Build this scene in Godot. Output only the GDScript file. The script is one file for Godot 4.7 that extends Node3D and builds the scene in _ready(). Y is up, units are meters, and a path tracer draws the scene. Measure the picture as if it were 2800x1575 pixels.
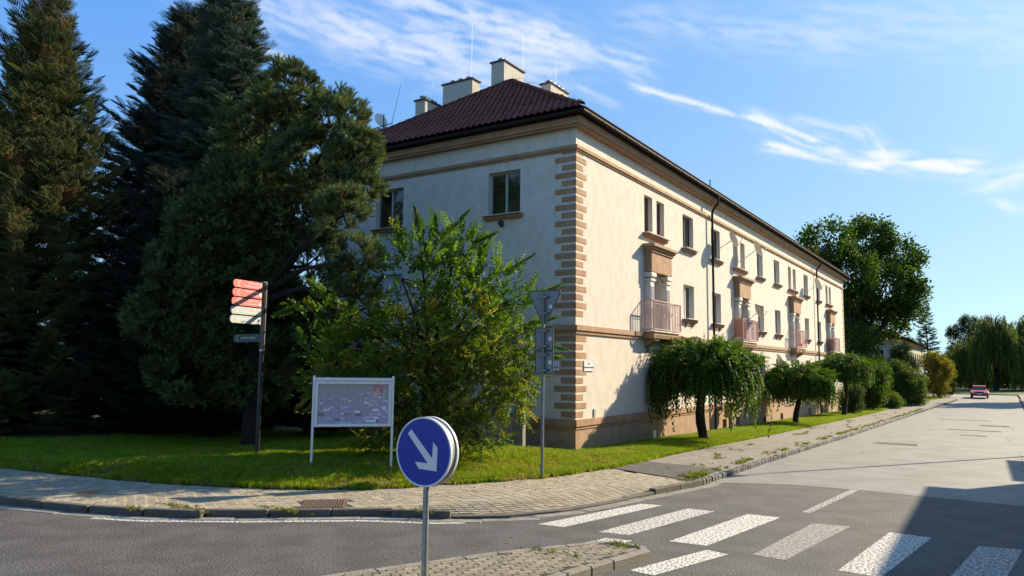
extends Node3D
# World axes follow the apartment block: its near corner stands at the origin, the long street
# facade runs along -Z at x = 0 (facing +X), the gable end along -X at z = 0 (facing +Z).

const ZP := [-400.0, -160.0, -110.0, -85.0, -75.0, -60.0, -45.0, -25.0, -10.0, 0.0, 60.0]
const YP := [0.5, -0.1, -0.3, -0.45, -0.62, -0.85, -0.8, -0.45, -0.18, 0.0, 0.81]
# kerb line and lawn edge: x as a function of z
const KZ := [-95.0, -83.4, -70.3, -60.0, -47.6, -31.5, -16.0, -2.5, 2.4, 3.9, 5.05, 6.45, 7.4, 8.55, 9.5, 10.2, 10.76, 12.0, 12.89, 13.45, 13.86, 14.9, 16.2, 18.5]
const KX := [9.5, 7.14, 6.33, 5.44, 5.0, 5.0, 5.05, 5.0, 5.05, 5.0, 4.8, 4.55, 4.4, 4.1, 3.6, 2.85, 1.8, 0.38, -0.84, -2.21, -3.83, -8.0, -14.0, -30.0]
const GZ := [-95.0, -79.6, -66.0, -55.2, -32.0, -20.0, -11.5, -5.5, 2.5, 3.3, 5.53, 7.48, 9.21, 10.17, 10.8, 11.32, 11.71, 12.07, 13.0, 15.5]
const GX := [7.5, 5.27, 3.55, 2.5, 2.5, 2.55, 2.55, 2.45, 2.5, 2.4, 2.11, 1.21, 0.3, -0.93, -2.23, -3.79, -5.75, -8.08, -14.0, -30.0]
const EYE := Vector3(10.746, 2.5475, 20.1687)

var rng := RandomNumberGenerator.new()
var M := {}
var used := {}
var meshes := {}
var nz := FastNoiseLite.new()


class MB:
	var v := PackedVector3Array()
	var n := PackedVector3Array()
	func tri(a: Vector3, b: Vector3, c: Vector3, na: Vector3, nb: Vector3, nc: Vector3) -> void:
		if (c - a).cross(b - a).dot(na + nb + nc) < 0.0:
			v.append(a); v.append(c); v.append(b)
			n.append(na); n.append(nc); n.append(nb)
		else:
			v.append(a); v.append(b); v.append(c)
			n.append(na); n.append(nb); n.append(nc)
	func flat(a: Vector3, b: Vector3, c: Vector3) -> void:
		var g := (c - a).cross(b - a).normalized()
		v.append(a); v.append(b); v.append(c)
		n.append(g); n.append(g); n.append(g)
	func quad(a: Vector3, b: Vector3, c: Vector3, d: Vector3, g: Vector3) -> void:
		tri(a, b, c, g, g, g)
		tri(a, c, d, g, g, g)
	func box(c: Vector3, s: Vector3, t := Transform3D.IDENTITY) -> void:
		var h := s * 0.5
		for ax in 3:
			for sg in [-1.0, 1.0]:
				var g := Vector3.ZERO; g[ax] = sg
				var u := Vector3.ZERO; u[(ax + 1) % 3] = h[(ax + 1) % 3]
				var w := Vector3.ZERO; w[(ax + 2) % 3] = h[(ax + 2) % 3]
				var o := c + g * h[ax]
				quad(t * (o - u - w), t * (o + u - w), t * (o + u + w), t * (o - u + w), t.basis * g)
	func bev(c: Vector3, s: Vector3, b: float, t := Transform3D.IDENTITY) -> void:
		var h := s * 0.5
		var i := h - Vector3(b, b, b)
		for ax in 3:
			var p := (ax + 1) % 3
			var q := (ax + 2) % 3
			for sg in [-1.0, 1.0]:
				var g := Vector3.ZERO; g[ax] = sg
				var u := Vector3.ZERO; u[p] = i[p]
				var w := Vector3.ZERO; w[q] = i[q]
				var o := c + g * h[ax]
				quad(t * (o - u - w), t * (o + u - w), t * (o + u + w), t * (o - u + w), t.basis * g)
			for s1 in [-1.0, 1.0]:
				for s2 in [-1.0, 1.0]:
					var a := c; a[p] += s1 * h[p]; a[q] += s2 * i[q]
					var d := c; d[p] += s1 * i[p]; d[q] += s2 * h[q]
					var e := Vector3.ZERO; e[ax] = i[ax]
					var g2 := Vector3.ZERO; g2[p] = s1; g2[q] = s2
					quad(t * (a - e), t * (a + e), t * (d + e), t * (d - e), t.basis * g2.normalized())
		for sx in [-1.0, 1.0]:
			for sy in [-1.0, 1.0]:
				for sz in [-1.0, 1.0]:
					var g3 := (t.basis * Vector3(sx, sy, sz)).normalized()
					tri(t * (c + Vector3(sx * h.x, sy * i.y, sz * i.z)), t * (c + Vector3(sx * i.x, sy * h.y, sz * i.z)), t * (c + Vector3(sx * i.x, sy * i.y, sz * h.z)), g3, g3, g3)
	func tube(p: Array, r: Array, k := 8, cap := true) -> void:
		var rings := []
		var u := Vector3.ZERO
		for j in p.size():
			var d: Vector3 = (p[mini(j + 1, p.size() - 1)] - p[maxi(j - 1, 0)]).normalized()
			if u == Vector3.ZERO:
				u = d.cross(Vector3.UP if absf(d.y) < 0.9 else Vector3.RIGHT).normalized()
			u = (u - d * u.dot(d)).normalized()
			var w := d.cross(u)
			var ring := []
			for a in k:
				ring.append(u * cos(TAU * a / k) + w * sin(TAU * a / k))
			rings.append(ring)
		for j in p.size() - 1:
			for a in k:
				var b := (a + 1) % k
				var n0: Vector3 = rings[j][a]; var n1: Vector3 = rings[j][b]
				var n2: Vector3 = rings[j + 1][b]; var n3: Vector3 = rings[j + 1][a]
				var q0: Vector3 = p[j] + n0 * r[j]; var q1: Vector3 = p[j] + n1 * r[j]
				var q2: Vector3 = p[j + 1] + n2 * r[j + 1]; var q3: Vector3 = p[j + 1] + n3 * r[j + 1]
				tri(q0, q1, q2, n0, n1, n2)
				tri(q0, q2, q3, n0, n2, n3)
		if cap:
			for e in [0, p.size() - 1]:
				var d2: Vector3 = (p[1] - p[0]).normalized() * -1.0 if e == 0 else (p[-1] - p[-2]).normalized()
				for a in k:
					tri(p[e], p[e] + rings[e][a] * r[e], p[e] + rings[e][(a + 1) % k] * r[e], d2, d2, d2)
	# a flat outline in local XY, thickened along Z
	func prism(poly: PackedVector2Array, z0: float, z1: float, t := Transform3D.IDENTITY) -> void:
		var idx := Geometry2D.triangulate_polygon(poly)
		for j in range(0, idx.size(), 3):
			for zz in [z0, z1]:
				var g := t.basis * Vector3(0, 0, -1.0 if zz == z0 else 1.0)
				var q := []
				for e in 3:
					var p2 := poly[idx[j + e]]
					q.append(t * Vector3(p2.x, p2.y, zz))
				tri(q[0], q[1], q[2], g, g, g)
		var ccw := not Geometry2D.is_polygon_clockwise(poly)
		for j in poly.size():
			var a := poly[j]
			var b := poly[(j + 1) % poly.size()]
			var g4 := Vector3(b.y - a.y, a.x - b.x, 0).normalized() * (1.0 if ccw else -1.0)
			quad(t * Vector3(a.x, a.y, z0), t * Vector3(b.x, b.y, z0), t * Vector3(b.x, b.y, z1), t * Vector3(a.x, a.y, z1), t.basis * g4)
	func mesh() -> ArrayMesh:
		var m := ArrayMesh.new()
		var a := []
		a.resize(Mesh.ARRAY_MAX)
		a[Mesh.ARRAY_VERTEX] = v
		a[Mesh.ARRAY_NORMAL] = n
		m.add_surface_from_arrays(Mesh.PRIMITIVE_TRIANGLES, a)
		return m


func lerp_table(x: float, xs: Array, ys: Array) -> float:
	if x <= xs[0]:
		return ys[0]
	for i in range(1, xs.size()):
		if x <= xs[i]:
			return lerpf(ys[i - 1], ys[i], (x - xs[i - 1]) / (xs[i] - xs[i - 1]))
	return ys[-1]

func hh(z: float) -> float:
	return lerp_table(z, ZP, YP)

func kx(z: float) -> float:
	return lerp_table(z, KZ, KX)

func gx(z: float) -> float:
	return lerp_table(z, GZ, GX)

# the grass bank that rises behind the paving and falls again towards the gable
func lawn_y(x: float, z: float) -> float:
	var d := gx(z) - x
	var bank := 0.25 * smoothstep(0.0, 2.2, d) * smoothstep(0.2, 3.2, z) * (0.35 + 0.65 * smoothstep(-9.0, -3.0, x))
	bank += 0.10 * smoothstep(0.1, 0.9, d) * (1.0 - smoothstep(0.8, 2.3, d)) * smoothstep(-40.0, -2.0, z) * (1.0 - smoothstep(0.5, 3.0, z))
	return hh(z) + 0.02 + bank + 0.03 * nz.get_noise_2d(x * 9.0, z * 9.0) * smoothstep(0.0, 0.5, d)

# paving height: the kerb is lowered where the crossing starts
func pave_y(x: float, z: float) -> float:
	var w := smoothstep(5.0, 6.2, z) * (1.0 - smoothstep(9.9, 10.25, z))
	return hh(z) - 0.085 * w * (1.0 - smoothstep(0.15, 1.1, kx(z) - x))

func numbered(called: String) -> String:
	used[called] = used.get(called, -1) + 1
	return called if used[called] == 0 else "%s_%03d" % [called, used[called]]

func thing(called: String, label: String, category: String, at := Vector3.ZERO, turn := 0.0, group := "") -> Node3D:
	var o := Node3D.new()
	o.name = numbered(called)
	add_child(o)
	o.position = at
	o.rotation.y = turn
	o.set_meta("label", label)
	o.set_meta("category", category)
	if group:
		o.set_meta("group", group)
	return o

func part(parent: Node, called: String, mesh: Mesh, mat: Material, at := Vector3.ZERO, turn := Vector3.ZERO) -> MeshInstance3D:
	var o := MeshInstance3D.new()
	o.name = called
	o.mesh = mesh
	o.material_override = mat
	parent.add_child(o, true)
	o.position = at
	o.rotation = turn
	return o

func pbox(parent: Node, called: String, mat: Material, c: Vector3, s: Vector3, b := 0.0) -> MeshInstance3D:
	var key := "%.3f %.3f %.3f %.3f" % [s.x, s.y, s.z, b]
	if not meshes.has(key):
		var m := MB.new()
		if b > 0.0:
			m.bev(Vector3.ZERO, s, b)
		else:
			m.box(Vector3.ZERO, s)
		meshes[key] = m.mesh()
	return part(parent, called, meshes[key], mat, c)

func ptube(parent: Node, called: String, mat: Material, p: Array, r, k := 8) -> MeshInstance3D:
	var rr := []
	for i in p.size():
		rr.append(r[i] if r is Array else r)
	var m := MB.new()
	m.tube(p, rr, k)
	return part(parent, called, m.mesh(), mat)

func setting(called: String, m: MB, mat: Material) -> MeshInstance3D:
	var o := part(self, called, m.mesh(), mat)
	o.set_meta("kind", "structure")
	return o

func many(parent: Node, called: String, mesh: Mesh, mat: Material, where: Array, tints: Array) -> MultiMeshInstance3D:
	var mm := MultiMesh.new()
	mm.transform_format = MultiMesh.TRANSFORM_3D
	mm.use_colors = true
	mm.mesh = mesh
	mm.instance_count = where.size()
	for i in where.size():
		mm.set_instance_transform(i, where[i])
		mm.set_instance_color(i, tints[i])
	var o := MultiMeshInstance3D.new()
	o.name = called
	o.multimesh = mm
	o.material_override = mat
	o.set_meta("kind", "stuff")
	parent.add_child(o, true)
	return o

func text(parent: Node, called: String, words: String, size: float, mat: Material, t: Transform3D, align := HORIZONTAL_ALIGNMENT_CENTER, bold := false) -> MeshInstance3D:
	var m := TextMesh.new()
	var fnt := SystemFont.new()
	fnt.font_names = PackedStringArray(["Droid Sans"])
	fnt.font_weight = 700 if bold else 400
	m.font = fnt
	m.text = words
	m.font_size = 32
	m.pixel_size = size / 32.0
	m.depth = 0.003
	m.horizontal_alignment = align
	var o := part(parent, called, m, mat)
	o.transform = t
	return o

# ------------------------------------------------------------------ materials
func lin(r: float, g: float, b: float) -> Color:
	return Color(r, g, b).linear_to_srgb()

func noise_tex(sd: int, freq: float, oct: int, lo: Color, hi: Color, size := 512, a := 0.0, b := 1.0, bump := false, kind := FastNoiseLite.TYPE_SIMPLEX_SMOOTH) -> NoiseTexture2D:
	var f := FastNoiseLite.new()
	f.seed = sd
	f.frequency = freq
	f.noise_type = kind
	f.fractal_octaves = oct
	var t := NoiseTexture2D.new()
	t.width = size
	t.height = size
	t.seamless = true
	t.noise = f
	if bump:
		return t
	var g := Gradient.new()
	g.offsets = PackedFloat32Array([a, b])
	g.colors = PackedColorArray([lo, hi])
	t.color_ramp = g
	return t

func plain(c: Color, rough := 0.8, metal := 0.0) -> StandardMaterial3D:
	var m := StandardMaterial3D.new()
	m.albedo_color = c
	m.roughness = rough
	m.metallic = metal
	return m

# a grained mineral surface: fine grain, coarse blotches and relief, in metres of the world
func mineral(c: Color, rough: float, grain: Texture2D, gm: float, blotch: Texture2D, bm: float, relief: Texture2D = null, cm := 0.0, rm := 1.0) -> StandardMaterial3D:
	var m := plain(c, rough)
	m.albedo_texture = grain
	m.uv1_triplanar = true
	m.uv1_world_triplanar = true
	m.uv1_scale = Vector3.ONE / gm
	if blotch:
		m.detail_enabled = true
		m.detail_albedo = blotch
		m.detail_blend_mode = BaseMaterial3D.BLEND_MODE_MUL
		m.detail_uv_layer = BaseMaterial3D.DETAIL_UV_2
		m.uv2_triplanar = true
		m.uv2_world_triplanar = true
		m.uv2_scale = Vector3.ONE / bm
	if relief:
		m.heightmap_enabled = true
		m.heightmap_texture = relief
		m.heightmap_scale = cm
	return m

func leafy_mat(rough := 0.55, back := 0.6) -> StandardMaterial3D:
	var m := plain(Color.WHITE, rough)
	m.vertex_color_use_as_albedo = true
	m.cull_mode = BaseMaterial3D.CULL_DISABLED
	m.metallic_specular = 0.28
	if back > 0.0:
		m.backlight_enabled = true
		m.backlight = Color(back, back, back * 0.35).linear_to_srgb()
	return m

func make_materials() -> void:
	var g1 := noise_tex(1, 0.09, 4, Color(0.90, 0.90, 0.90), Color.WHITE, 512, 0.25, 0.75)
	var g2 := noise_tex(2, 0.012, 5, Color(0.90, 0.895, 0.885), Color.WHITE, 512, 0.2, 0.7)
	var speck := noise_tex(3, 0.22, 3, Color(0.55, 0.55, 0.55), Color(1, 1, 1), 1024, 0.28, 0.72)
	var rough_grain := noise_tex(4, 0.16, 4, Color.BLACK, Color.WHITE, 512, 0.0, 1.0, true)
	var patches := noise_tex(5, 0.008, 6, Color(0.86, 0.855, 0.845), Color.WHITE, 1024, 0.25, 0.72)
	var streaks := noise_tex(6, 0.02, 5, Color(0.958, 0.955, 0.945), Color.WHITE, 512, 0.2, 0.62)
	M.stucco = mineral(lin(0.67, 0.595, 0.505), 0.9, g1, 2.2, streaks, 6.3, rough_grain, 0.12)
	M.stucco.uv2_scale = Vector3(0.21, 0.13, 0.21)
	M.brown = mineral(lin(0.425, 0.25, 0.14), 0.88, g1, 1.7, g2, 4.1, rough_grain, 0.15)
	M.plinth = mineral(lin(0.44, 0.275, 0.165), 0.9, g1, 2.0, g2, 3.1, rough_grain, 0.15)
	M.white_stucco = mineral(lin(0.74, 0.70, 0.62), 0.85, g1, 0.8, g2, 3.0)
	M.chimney = mineral(lin(0.60, 0.54, 0.46), 0.9, g1, 0.8, streaks, 2.2, rough_grain, 0.8)
	M.chimney_cap = mineral(lin(0.12, 0.10, 0.10), 0.85, g1, 0.6, g2, 1.7)
	M.tile = []
	for k in 4:
		M.tile.append(mineral([lin(0.175, 0.055, 0.040), lin(0.195, 0.062, 0.043), lin(0.15, 0.05, 0.038), lin(0.18, 0.066, 0.047)][k], 0.9, g1, 0.5, g2, 2.7))
		M.tile[k].metallic_specular = 0.25
	M.roof_bed = plain(lin(0.04, 0.014, 0.013), 0.9)
	M.gutter = plain(lin(0.024, 0.019, 0.019), 0.65)
	M.gutter.metallic_specular = 0.2
	M.zinc = plain(lin(0.42, 0.43, 0.45), 0.35, 0.9)
	M.sill_metal = plain(lin(0.66, 0.64, 0.62), 0.4, 0.3)
	M.steel = mineral(lin(0.42, 0.43, 0.44), 0.42, g1, 0.25, g2, 0.9)
	M.steel.metallic = 0.75
	M.paint_grey = mineral(lin(0.20, 0.22, 0.23), 0.5, g1, 0.3, g2, 1.2)
	M.alu = plain(lin(0.70, 0.70, 0.69), 0.4, 0.15)
	M.window_white = plain(lin(0.66, 0.65, 0.62), 0.45)
	M.window_wood = mineral(lin(0.24, 0.13, 0.055), 0.6, g1, 0.25, g2, 0.8)
	M.window_old = mineral(lin(0.42, 0.40, 0.36), 0.7, g1, 0.2, g2, 0.6)
	M.window_dark = plain(lin(0.02, 0.019, 0.02), 0.35)
	M.glass = plain(Color(0.10, 0.12, 0.13, 0.22), 0.03)
	M.glass.transparency = BaseMaterial3D.TRANSPARENCY_ALPHA
	M.glass.metallic_specular = 0.85
	M.curtain = plain(lin(0.62, 0.60, 0.56), 0.9)
	M.shutter = plain(lin(0.62, 0.62, 0.62), 0.5)
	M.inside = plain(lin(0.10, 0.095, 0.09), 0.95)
	M.rail = plain(lin(0.44, 0.25, 0.23), 0.5)
	M.rail_dark = plain(lin(0.12, 0.05, 0.05), 0.5)
	M.cloth = plain(lin(0.55, 0.43, 0.45), 0.9)
	M.cloth.backlight_enabled = true
	M.cloth.backlight = lin(0.3, 0.22, 0.22)
	M.orange_cloth = plain(lin(0.62, 0.26, 0.17), 0.9)
	M.dish = plain(lin(0.58, 0.57, 0.53), 0.5)
	M.dark_metal = plain(lin(0.035, 0.035, 0.038), 0.5)
	M.yellow_box = mineral(lin(0.40, 0.36, 0.05), 0.5, g1, 0.4, g2, 1.0)
	M.concrete = mineral(lin(0.40, 0.36, 0.29), 0.92, speck, 2.4, g2, 2.1, rough_grain, 0.7)
	M.kerb = mineral(lin(0.20, 0.175, 0.14), 0.92, speck, 2.3, patches, 1.9, rough_grain, 0.8)
	M.gutter_slab = mineral(lin(0.38, 0.345, 0.29), 0.92, speck, 2.6, patches, 2.3, rough_grain, 0.6)
	M.stone = []
	for k in 3:
		M.stone.append(mineral([lin(0.36, 0.34, 0.31), lin(0.27, 0.26, 0.25), lin(0.43, 0.40, 0.36)][k], 0.9, speck, 0.3, g2, 0.7, rough_grain, 1.5))
	M.paver = []
	for k in 5:
		M.paver.append(mineral([lin(0.60, 0.50, 0.35), lin(0.54, 0.455, 0.325), lin(0.63, 0.54, 0.39), lin(0.57, 0.47, 0.32), lin(0.52, 0.45, 0.335)][k], 0.92, speck, 2.1, patches, 2.6, rough_grain, 0.6))
	M.paver_old = []
	for k in 4:
		M.paver_old.append(mineral([lin(0.44, 0.365, 0.25), lin(0.35, 0.295, 0.21), lin(0.49, 0.42, 0.29), lin(0.40, 0.35, 0.25)][k], 0.95, speck, 2.1, patches, 0.9, rough_grain, 0.8))
	M.joint = mineral(lin(0.075, 0.062, 0.042), 1.0, speck, 0.3, g2, 1.1)
	M.asphalt_new = mineral(lin(0.185, 0.172, 0.162), 0.82, noise_tex(7, 0.30, 3, Color(0.22, 0.22, 0.22), Color.WHITE, 1024, 0.22, 0.72), 8.3, patches, 7.5, noise_tex(8, 0.30, 2, Color.BLACK, Color.WHITE, 1024, 0, 1, true), 0.5)
	M.asphalt_old = mineral(lin(0.30, 0.285, 0.258), 0.75, noise_tex(9, 0.26, 3, Color(0.60, 0.60, 0.60), Color.WHITE, 1024, 0.22, 0.72), 9.7, g2, 11.0, rough_grain, 0.1)
	M.asphalt_walk = mineral(lin(0.36, 0.32, 0.265), 0.9, noise_tex(10, 0.25, 4, Color(0.55, 0.55, 0.55), Color.WHITE, 1024, 0.22, 0.78), 4.1, patches, 3.7, rough_grain, 0.3)
	M.asphalt_patch = mineral(lin(0.16, 0.145, 0.125), 0.9, speck, 1.1, patches, 3.3, rough_grain, 1.0)
	M.tar = plain(lin(0.045, 0.04, 0.037), 0.8)
	# road paint: chips of bare asphalt show through, more of them where traffic wore it off
	M.paint = []
	for k in 4:
		var cut: float = [0.45, 0.49, 0.53, 0.50][k]
		var t := noise_tex(20 + k, [0.075, 0.07, 0.06, 0.05][k], 5, lin(0.15, 0.14, 0.13), [lin(0.70, 0.67, 0.59), lin(0.66, 0.63, 0.56), lin(0.50, 0.48, 0.43), lin(0.34, 0.32, 0.29)][k], 1024, cut - [0.07, 0.08, 0.12, 0.14][k], cut + [0.07, 0.08, 0.12, 0.12][k])
		M.paint.append(mineral(Color.WHITE, 0.75, t, 3.9, g1, 0.8, rough_grain, 0.6))
	M.soil = mineral(lin(0.13, 0.115, 0.04), 1.0, noise_tex(30, 0.05, 5, Color(0.35, 0.38, 0.25), Color.WHITE, 512, 0.2, 0.8), 0.9, patches, 3.1)
	M.field = mineral(lin(0.13, 0.20, 0.03), 1.0, noise_tex(31, 0.05, 5, Color(0.5, 0.5, 0.4), Color.WHITE, 512, 0.2, 0.8), 2.0, patches, 9.0)
	M.bark = mineral(lin(0.075, 0.055, 0.04), 0.95, noise_tex(32, 0.05, 5, Color(0.35, 0.35, 0.35), Color.WHITE, 512, 0.2, 0.8), 0.5, g2, 1.3, rough_grain, 3.0)
	M.bark_dark = mineral(lin(0.03, 0.024, 0.019), 0.95, g1, 0.4, g2, 1.3, rough_grain, 3.0)
	M.twig = mineral(lin(0.16, 0.125, 0.095), 0.9, g1, 0.3, g2, 0.9)
	M.leaf = leafy_mat(0.5, 0.95)
	M.needle = leafy_mat(0.6, 0.45)
	M.grass = leafy_mat(0.6, 1.0)
	M.blue = plain(lin(0.010, 0.035, 0.32), 0.35)
	M.sign_white = plain(lin(0.70, 0.70, 0.70), 0.4)
	M.sign_back = plain(lin(0.20, 0.23, 0.23), 0.5)
	M.sign_edge = plain(lin(0.05, 0.055, 0.06), 0.5)
	M.red_panel = plain(lin(0.66, 0.13, 0.12), 0.45)
	M.grey_panel = plain(lin(0.40, 0.425, 0.41), 0.45)
	M.dark_panel = plain(lin(0.032, 0.040, 0.055), 0.45)
	M.post_dark = plain(lin(0.022, 0.021, 0.025), 0.3)
	M.black = plain(lin(0.012, 0.012, 0.012), 0.6)
	M.red_logo = plain(lin(0.38, 0.03, 0.04), 0.6)
	M.board_glass = plain(Color(1, 1, 1, 0.06), 0.02)
	M.board_glass.metallic_specular = 0.3
	M.board_glass.transparency = BaseMaterial3D.TRANSPARENCY_ALPHA
	M.rust = mineral(lin(0.13, 0.072, 0.055), 0.75, g1, 0.2, g2, 0.6, rough_grain, 0.5)
	M.orange_paint = mineral(lin(0.62, 0.16, 0.04), 0.8, noise_tex(40, 0.12, 4, Color(0.5, 0.6, 0.7), Color.WHITE, 512, 0.3, 0.6), 0.5, null, 1.0)
	M.car_red = plain(lin(0.45, 0.012, 0.014), 0.5)
	M.car_red.clearcoat_enabled = true
	M.car_red.clearcoat = 0.2
	M.car_red.clearcoat_roughness = 0.05
	M.car_glass = plain(lin(0.012, 0.015, 0.022), 0.05)
	M.tyre = plain(lin(0.014, 0.014, 0.014), 0.85)
	M.lamp_glass = plain(lin(0.75, 0.75, 0.75), 0.12)
	M.house_wall = mineral(lin(0.50, 0.42, 0.30), 0.9, g1, 1.3, streaks, 6.0)
	M.house_tile = mineral(lin(0.38, 0.19, 0.12), 0.85, g1, 0.6, patches, 4.0)
	M.pale_wall = mineral(lin(0.55, 0.55, 0.55), 0.9, g1, 1.3, streaks, 6.0)


# ------------------------------------------------------------------ sky
const TO_SUN := Vector3(0.51, 0.62, -1.0)
const CIRRUS := [[-56, 26.0, -33, 21.3, 1.9, 0.42], [-42, 27.0, -30, 24.4, 1.5, 0.62], [-31, 24.6, -23.5, 22.4, 1.0, 0.6], [-47, 24.6, -30, 22.6, 1.7, 0.5], [-23.5, 20.9, -14.5, 18.0, 0.33, 0.8],
	[-14.5, 18.0, -9.4, 15.5, 0.55, 0.95], [-13.5, 16.0, -6.5, 13.9, 0.45, 0.95], [-7.0, 16.2, -6.0, 15.0, 0.5, 0.6], [-6.4, 14.4, -1.2, 13.3, 0.75, 1.0], [0.4, 12.2, 4.0, 12.9, 0.75, 0.7],
	[1.0, 10.6, 2.6, 9.8, 0.32, 0.75], [-27.5, 20.7, -25.3, 19.8, 0.3, 0.45], [-53.5, 22.5, -51, 21.9, 0.45, 0.5], [-23, 25.6, -9, 22.6, 1.5, 0.26], [-9, 24.0, 8, 19.5, 2.0, 0.22], [-11.5, 17.6, -7.5, 16.4, 0.4, 0.5]]

func make_sky(expo: float) -> PanoramaSkyMaterial:
	var sun := TO_SUN.normalized()
	var w := 512
	var base := Image.create(w, w / 2, false, Image.FORMAT_RGBF)
	var veil := FastNoiseLite.new()
	veil.seed = 5
	veil.frequency = 1.1
	for j in w / 2:
		var el := PI / 2.0 - (j + 0.5) / (w / 2) * PI
		var ed := maxf(rad_to_deg(el), 0.0)
		for i in w:
			var az := (i + 0.5) / w * TAU
			var d := Vector3(sin(az) * cos(el), sin(el), -cos(az) * cos(el))
			var gam := rad_to_deg(acos(clampf(d.dot(sun), -1.0, 1.0)))
			var t := 0.95 * exp(-ed / 10.5) + 1.15 * exp(-gam / 26.0) + 0.12 * smoothstep(95.0, 150.0, gam)
			# thin cirrus like that in view, added out of view to lift the ambient
			var off_view := absf(angle_difference(az, deg_to_rad(-26.0)))
			if el > 0.05:
				var cp := Vector2(d.x, d.z) / (d.y + 0.25)
				var cv := smoothstep(0.0, 0.45, veil.get_noise_2d(cp.x * 0.7 + cp.y * 0.5, (cp.y - cp.x * 0.6) * 2.2))
				t += 0.42 * cv * smoothstep(0.62, 0.95, off_view + maxf(0.0, el - 0.5) * 3.0)
			t = minf(t, 1.0)
			var c := Vector3(0.060, 0.295, 0.89).lerp(Vector3(0.68, 1.02, 1.13), t)
			c += Vector3(1.0, 0.97, 0.9) * 0.9 * exp(-gam / 9.0)
			c /= expo
			base.set_pixel(i, j, Color(c.x, c.y, c.z))
	var W := 3072
	base.resize(W, W / 2, Image.INTERPOLATE_BILINEAR)
	var fn := FastNoiseLite.new()
	fn.seed = 11
	fn.frequency = 1.0
	fn.fractal_octaves = 5
	fn.domain_warp_enabled = true
	fn.domain_warp_amplitude = 0.9
	fn.domain_warp_frequency = 0.55
	var ppd := W / 360.0
	for j in range(int((90.0 - 32.0) * ppd), int((90.0 - 7.0) * ppd)):
		var el2 := 90.0 - (j + 0.5) / ppd
		for ii in range(int(-66 * ppd), int(14 * ppd)):
			var az2 := (ii + 0.5) / ppd
			var dens := 0.0
			for s in CIRRUS:
				var ax: float = (az2 - s[0]) * 0.93
				var ey: float = el2 - s[1]
				var dx: float = (s[2] - s[0]) * 0.93
				var dy: float = s[3] - s[1]
				var ln := sqrt(dx * dx + dy * dy)
				var al: float = (ax * dx + ey * dy) / ln
				var ac: float = (-ax * dy + ey * dx) / ln
				var out := maxf(0.0, maxf(-al, al - ln))
				var fall: float = (ac * ac) / (s[4] * s[4]) + out * out / (s[4] * s[4] * 2.0 + 0.4)
				if fall < 6.0:
					var q := fn.get_noise_2d(al * 0.26 + s[0], ac * (1.0 + 0.35 / s[4]) + s[1] * 3.0)
					var m: float = s[5] * exp(-fall) * smoothstep(-0.55, 0.5, q + 0.3 * exp(-fall * 2.0) - 0.15)
					dens = 1.0 - (1.0 - dens) * (1.0 - m)
			if dens > 0.004:
				var x := posmod(ii, W)
				var o := base.get_pixel(x, j)
				var wht := Color(1.0, 1.02, 1.05) * (1.02 / expo)
				base.set_pixel(x, j, o.lerp(wht, minf(dens * 0.95, 0.95)))
	var m2 := PanoramaSkyMaterial.new()
	m2.panorama = ImageTexture.create_from_image(base)
	return m2


func make_view() -> void:
	var cam := Camera3D.new()
	cam.name = "camera"
	cam.fov = 42.15
	cam.near = 0.1
	cam.far = 1500.0
	cam.transform = Transform3D(Basis(Vector3(0.83971, 0.01092, -0.54293), Vector3(0.04735, 0.99452, 0.09323), Vector3(0.54097, -0.10399, 0.83459)).orthonormalized(), EYE)
	add_child(cam)
	cam.current = true
	var env := Environment.new()
	env.tonemap_mode = Environment.TONE_MAPPER_LINEAR
	env.tonemap_exposure = EXPOSURE
	env.background_mode = Environment.BG_SKY
	var sky := Sky.new()
	sky.sky_material = make_sky(EXPOSURE)
	env.sky = sky
	env.sdfgi_enabled = true
	env.ssao_enabled = true
	env.ssil_enabled = true
	var we := WorldEnvironment.new()
	we.name = "environment"
	we.environment = env
	add_child(we)
	var sun := DirectionalLight3D.new()
	sun.name = "sun"
	sun.light_energy = 1.6
	sun.light_color = Color(1.0, 0.93, 0.80)
	sun.light_angular_distance = 0.5
	sun.shadow_enabled = true
	add_child(sun)
	sun.transform.basis = Basis.looking_at(-TO_SUN.normalized())

const EXPOSURE := 2.1

# ------------------------------------------------------------------ ground
func sheet(called: String, mat: Material, xa: Callable, xb: Callable, zs: Array, y: Callable, nx := 1) -> MeshInstance3D:
	var m := MB.new()
	for i in zs.size() - 1:
		for j in nx:
			var q := []
			for e in [[0, 0], [1, 0], [1, 1], [0, 1]]:
				var z: float = zs[i + e[1]]
				var x: float = lerpf(xa.call(z), xb.call(z), float(j + e[0]) / nx)
				q.append(Vector3(x, y.call(x, z), z))
			var g: Vector3 = (q[1] - q[0]).cross(q[3] - q[0]).normalized()
			m.quad(q[0], q[1], q[2], q[3], g if g.y > 0 else -g)
	return setting(called, m, mat)

func steps(a: float, b: float, d: float) -> Array:
	var o := []
	var k := int(ceil((b - a) / d))
	for i in k + 1:
		o.append(a + (b - a) * i / k)
	return o

func flat_quad(m: MB, p: Array, lift: float) -> void:
	var q := []
	for e in p:
		q.append(Vector3(e[0], hh(e[1]) - 0.12 + lift, e[1]))
	m.quad(q[0], q[1], q[2], q[3], Vector3.UP)

func kerb_path(a: float, b: float) -> Array:
	var pts := []
	var z := a
	while z > b:
		pts.append(Vector2(kx(z), z))
		z -= 0.05
	return pts

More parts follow.
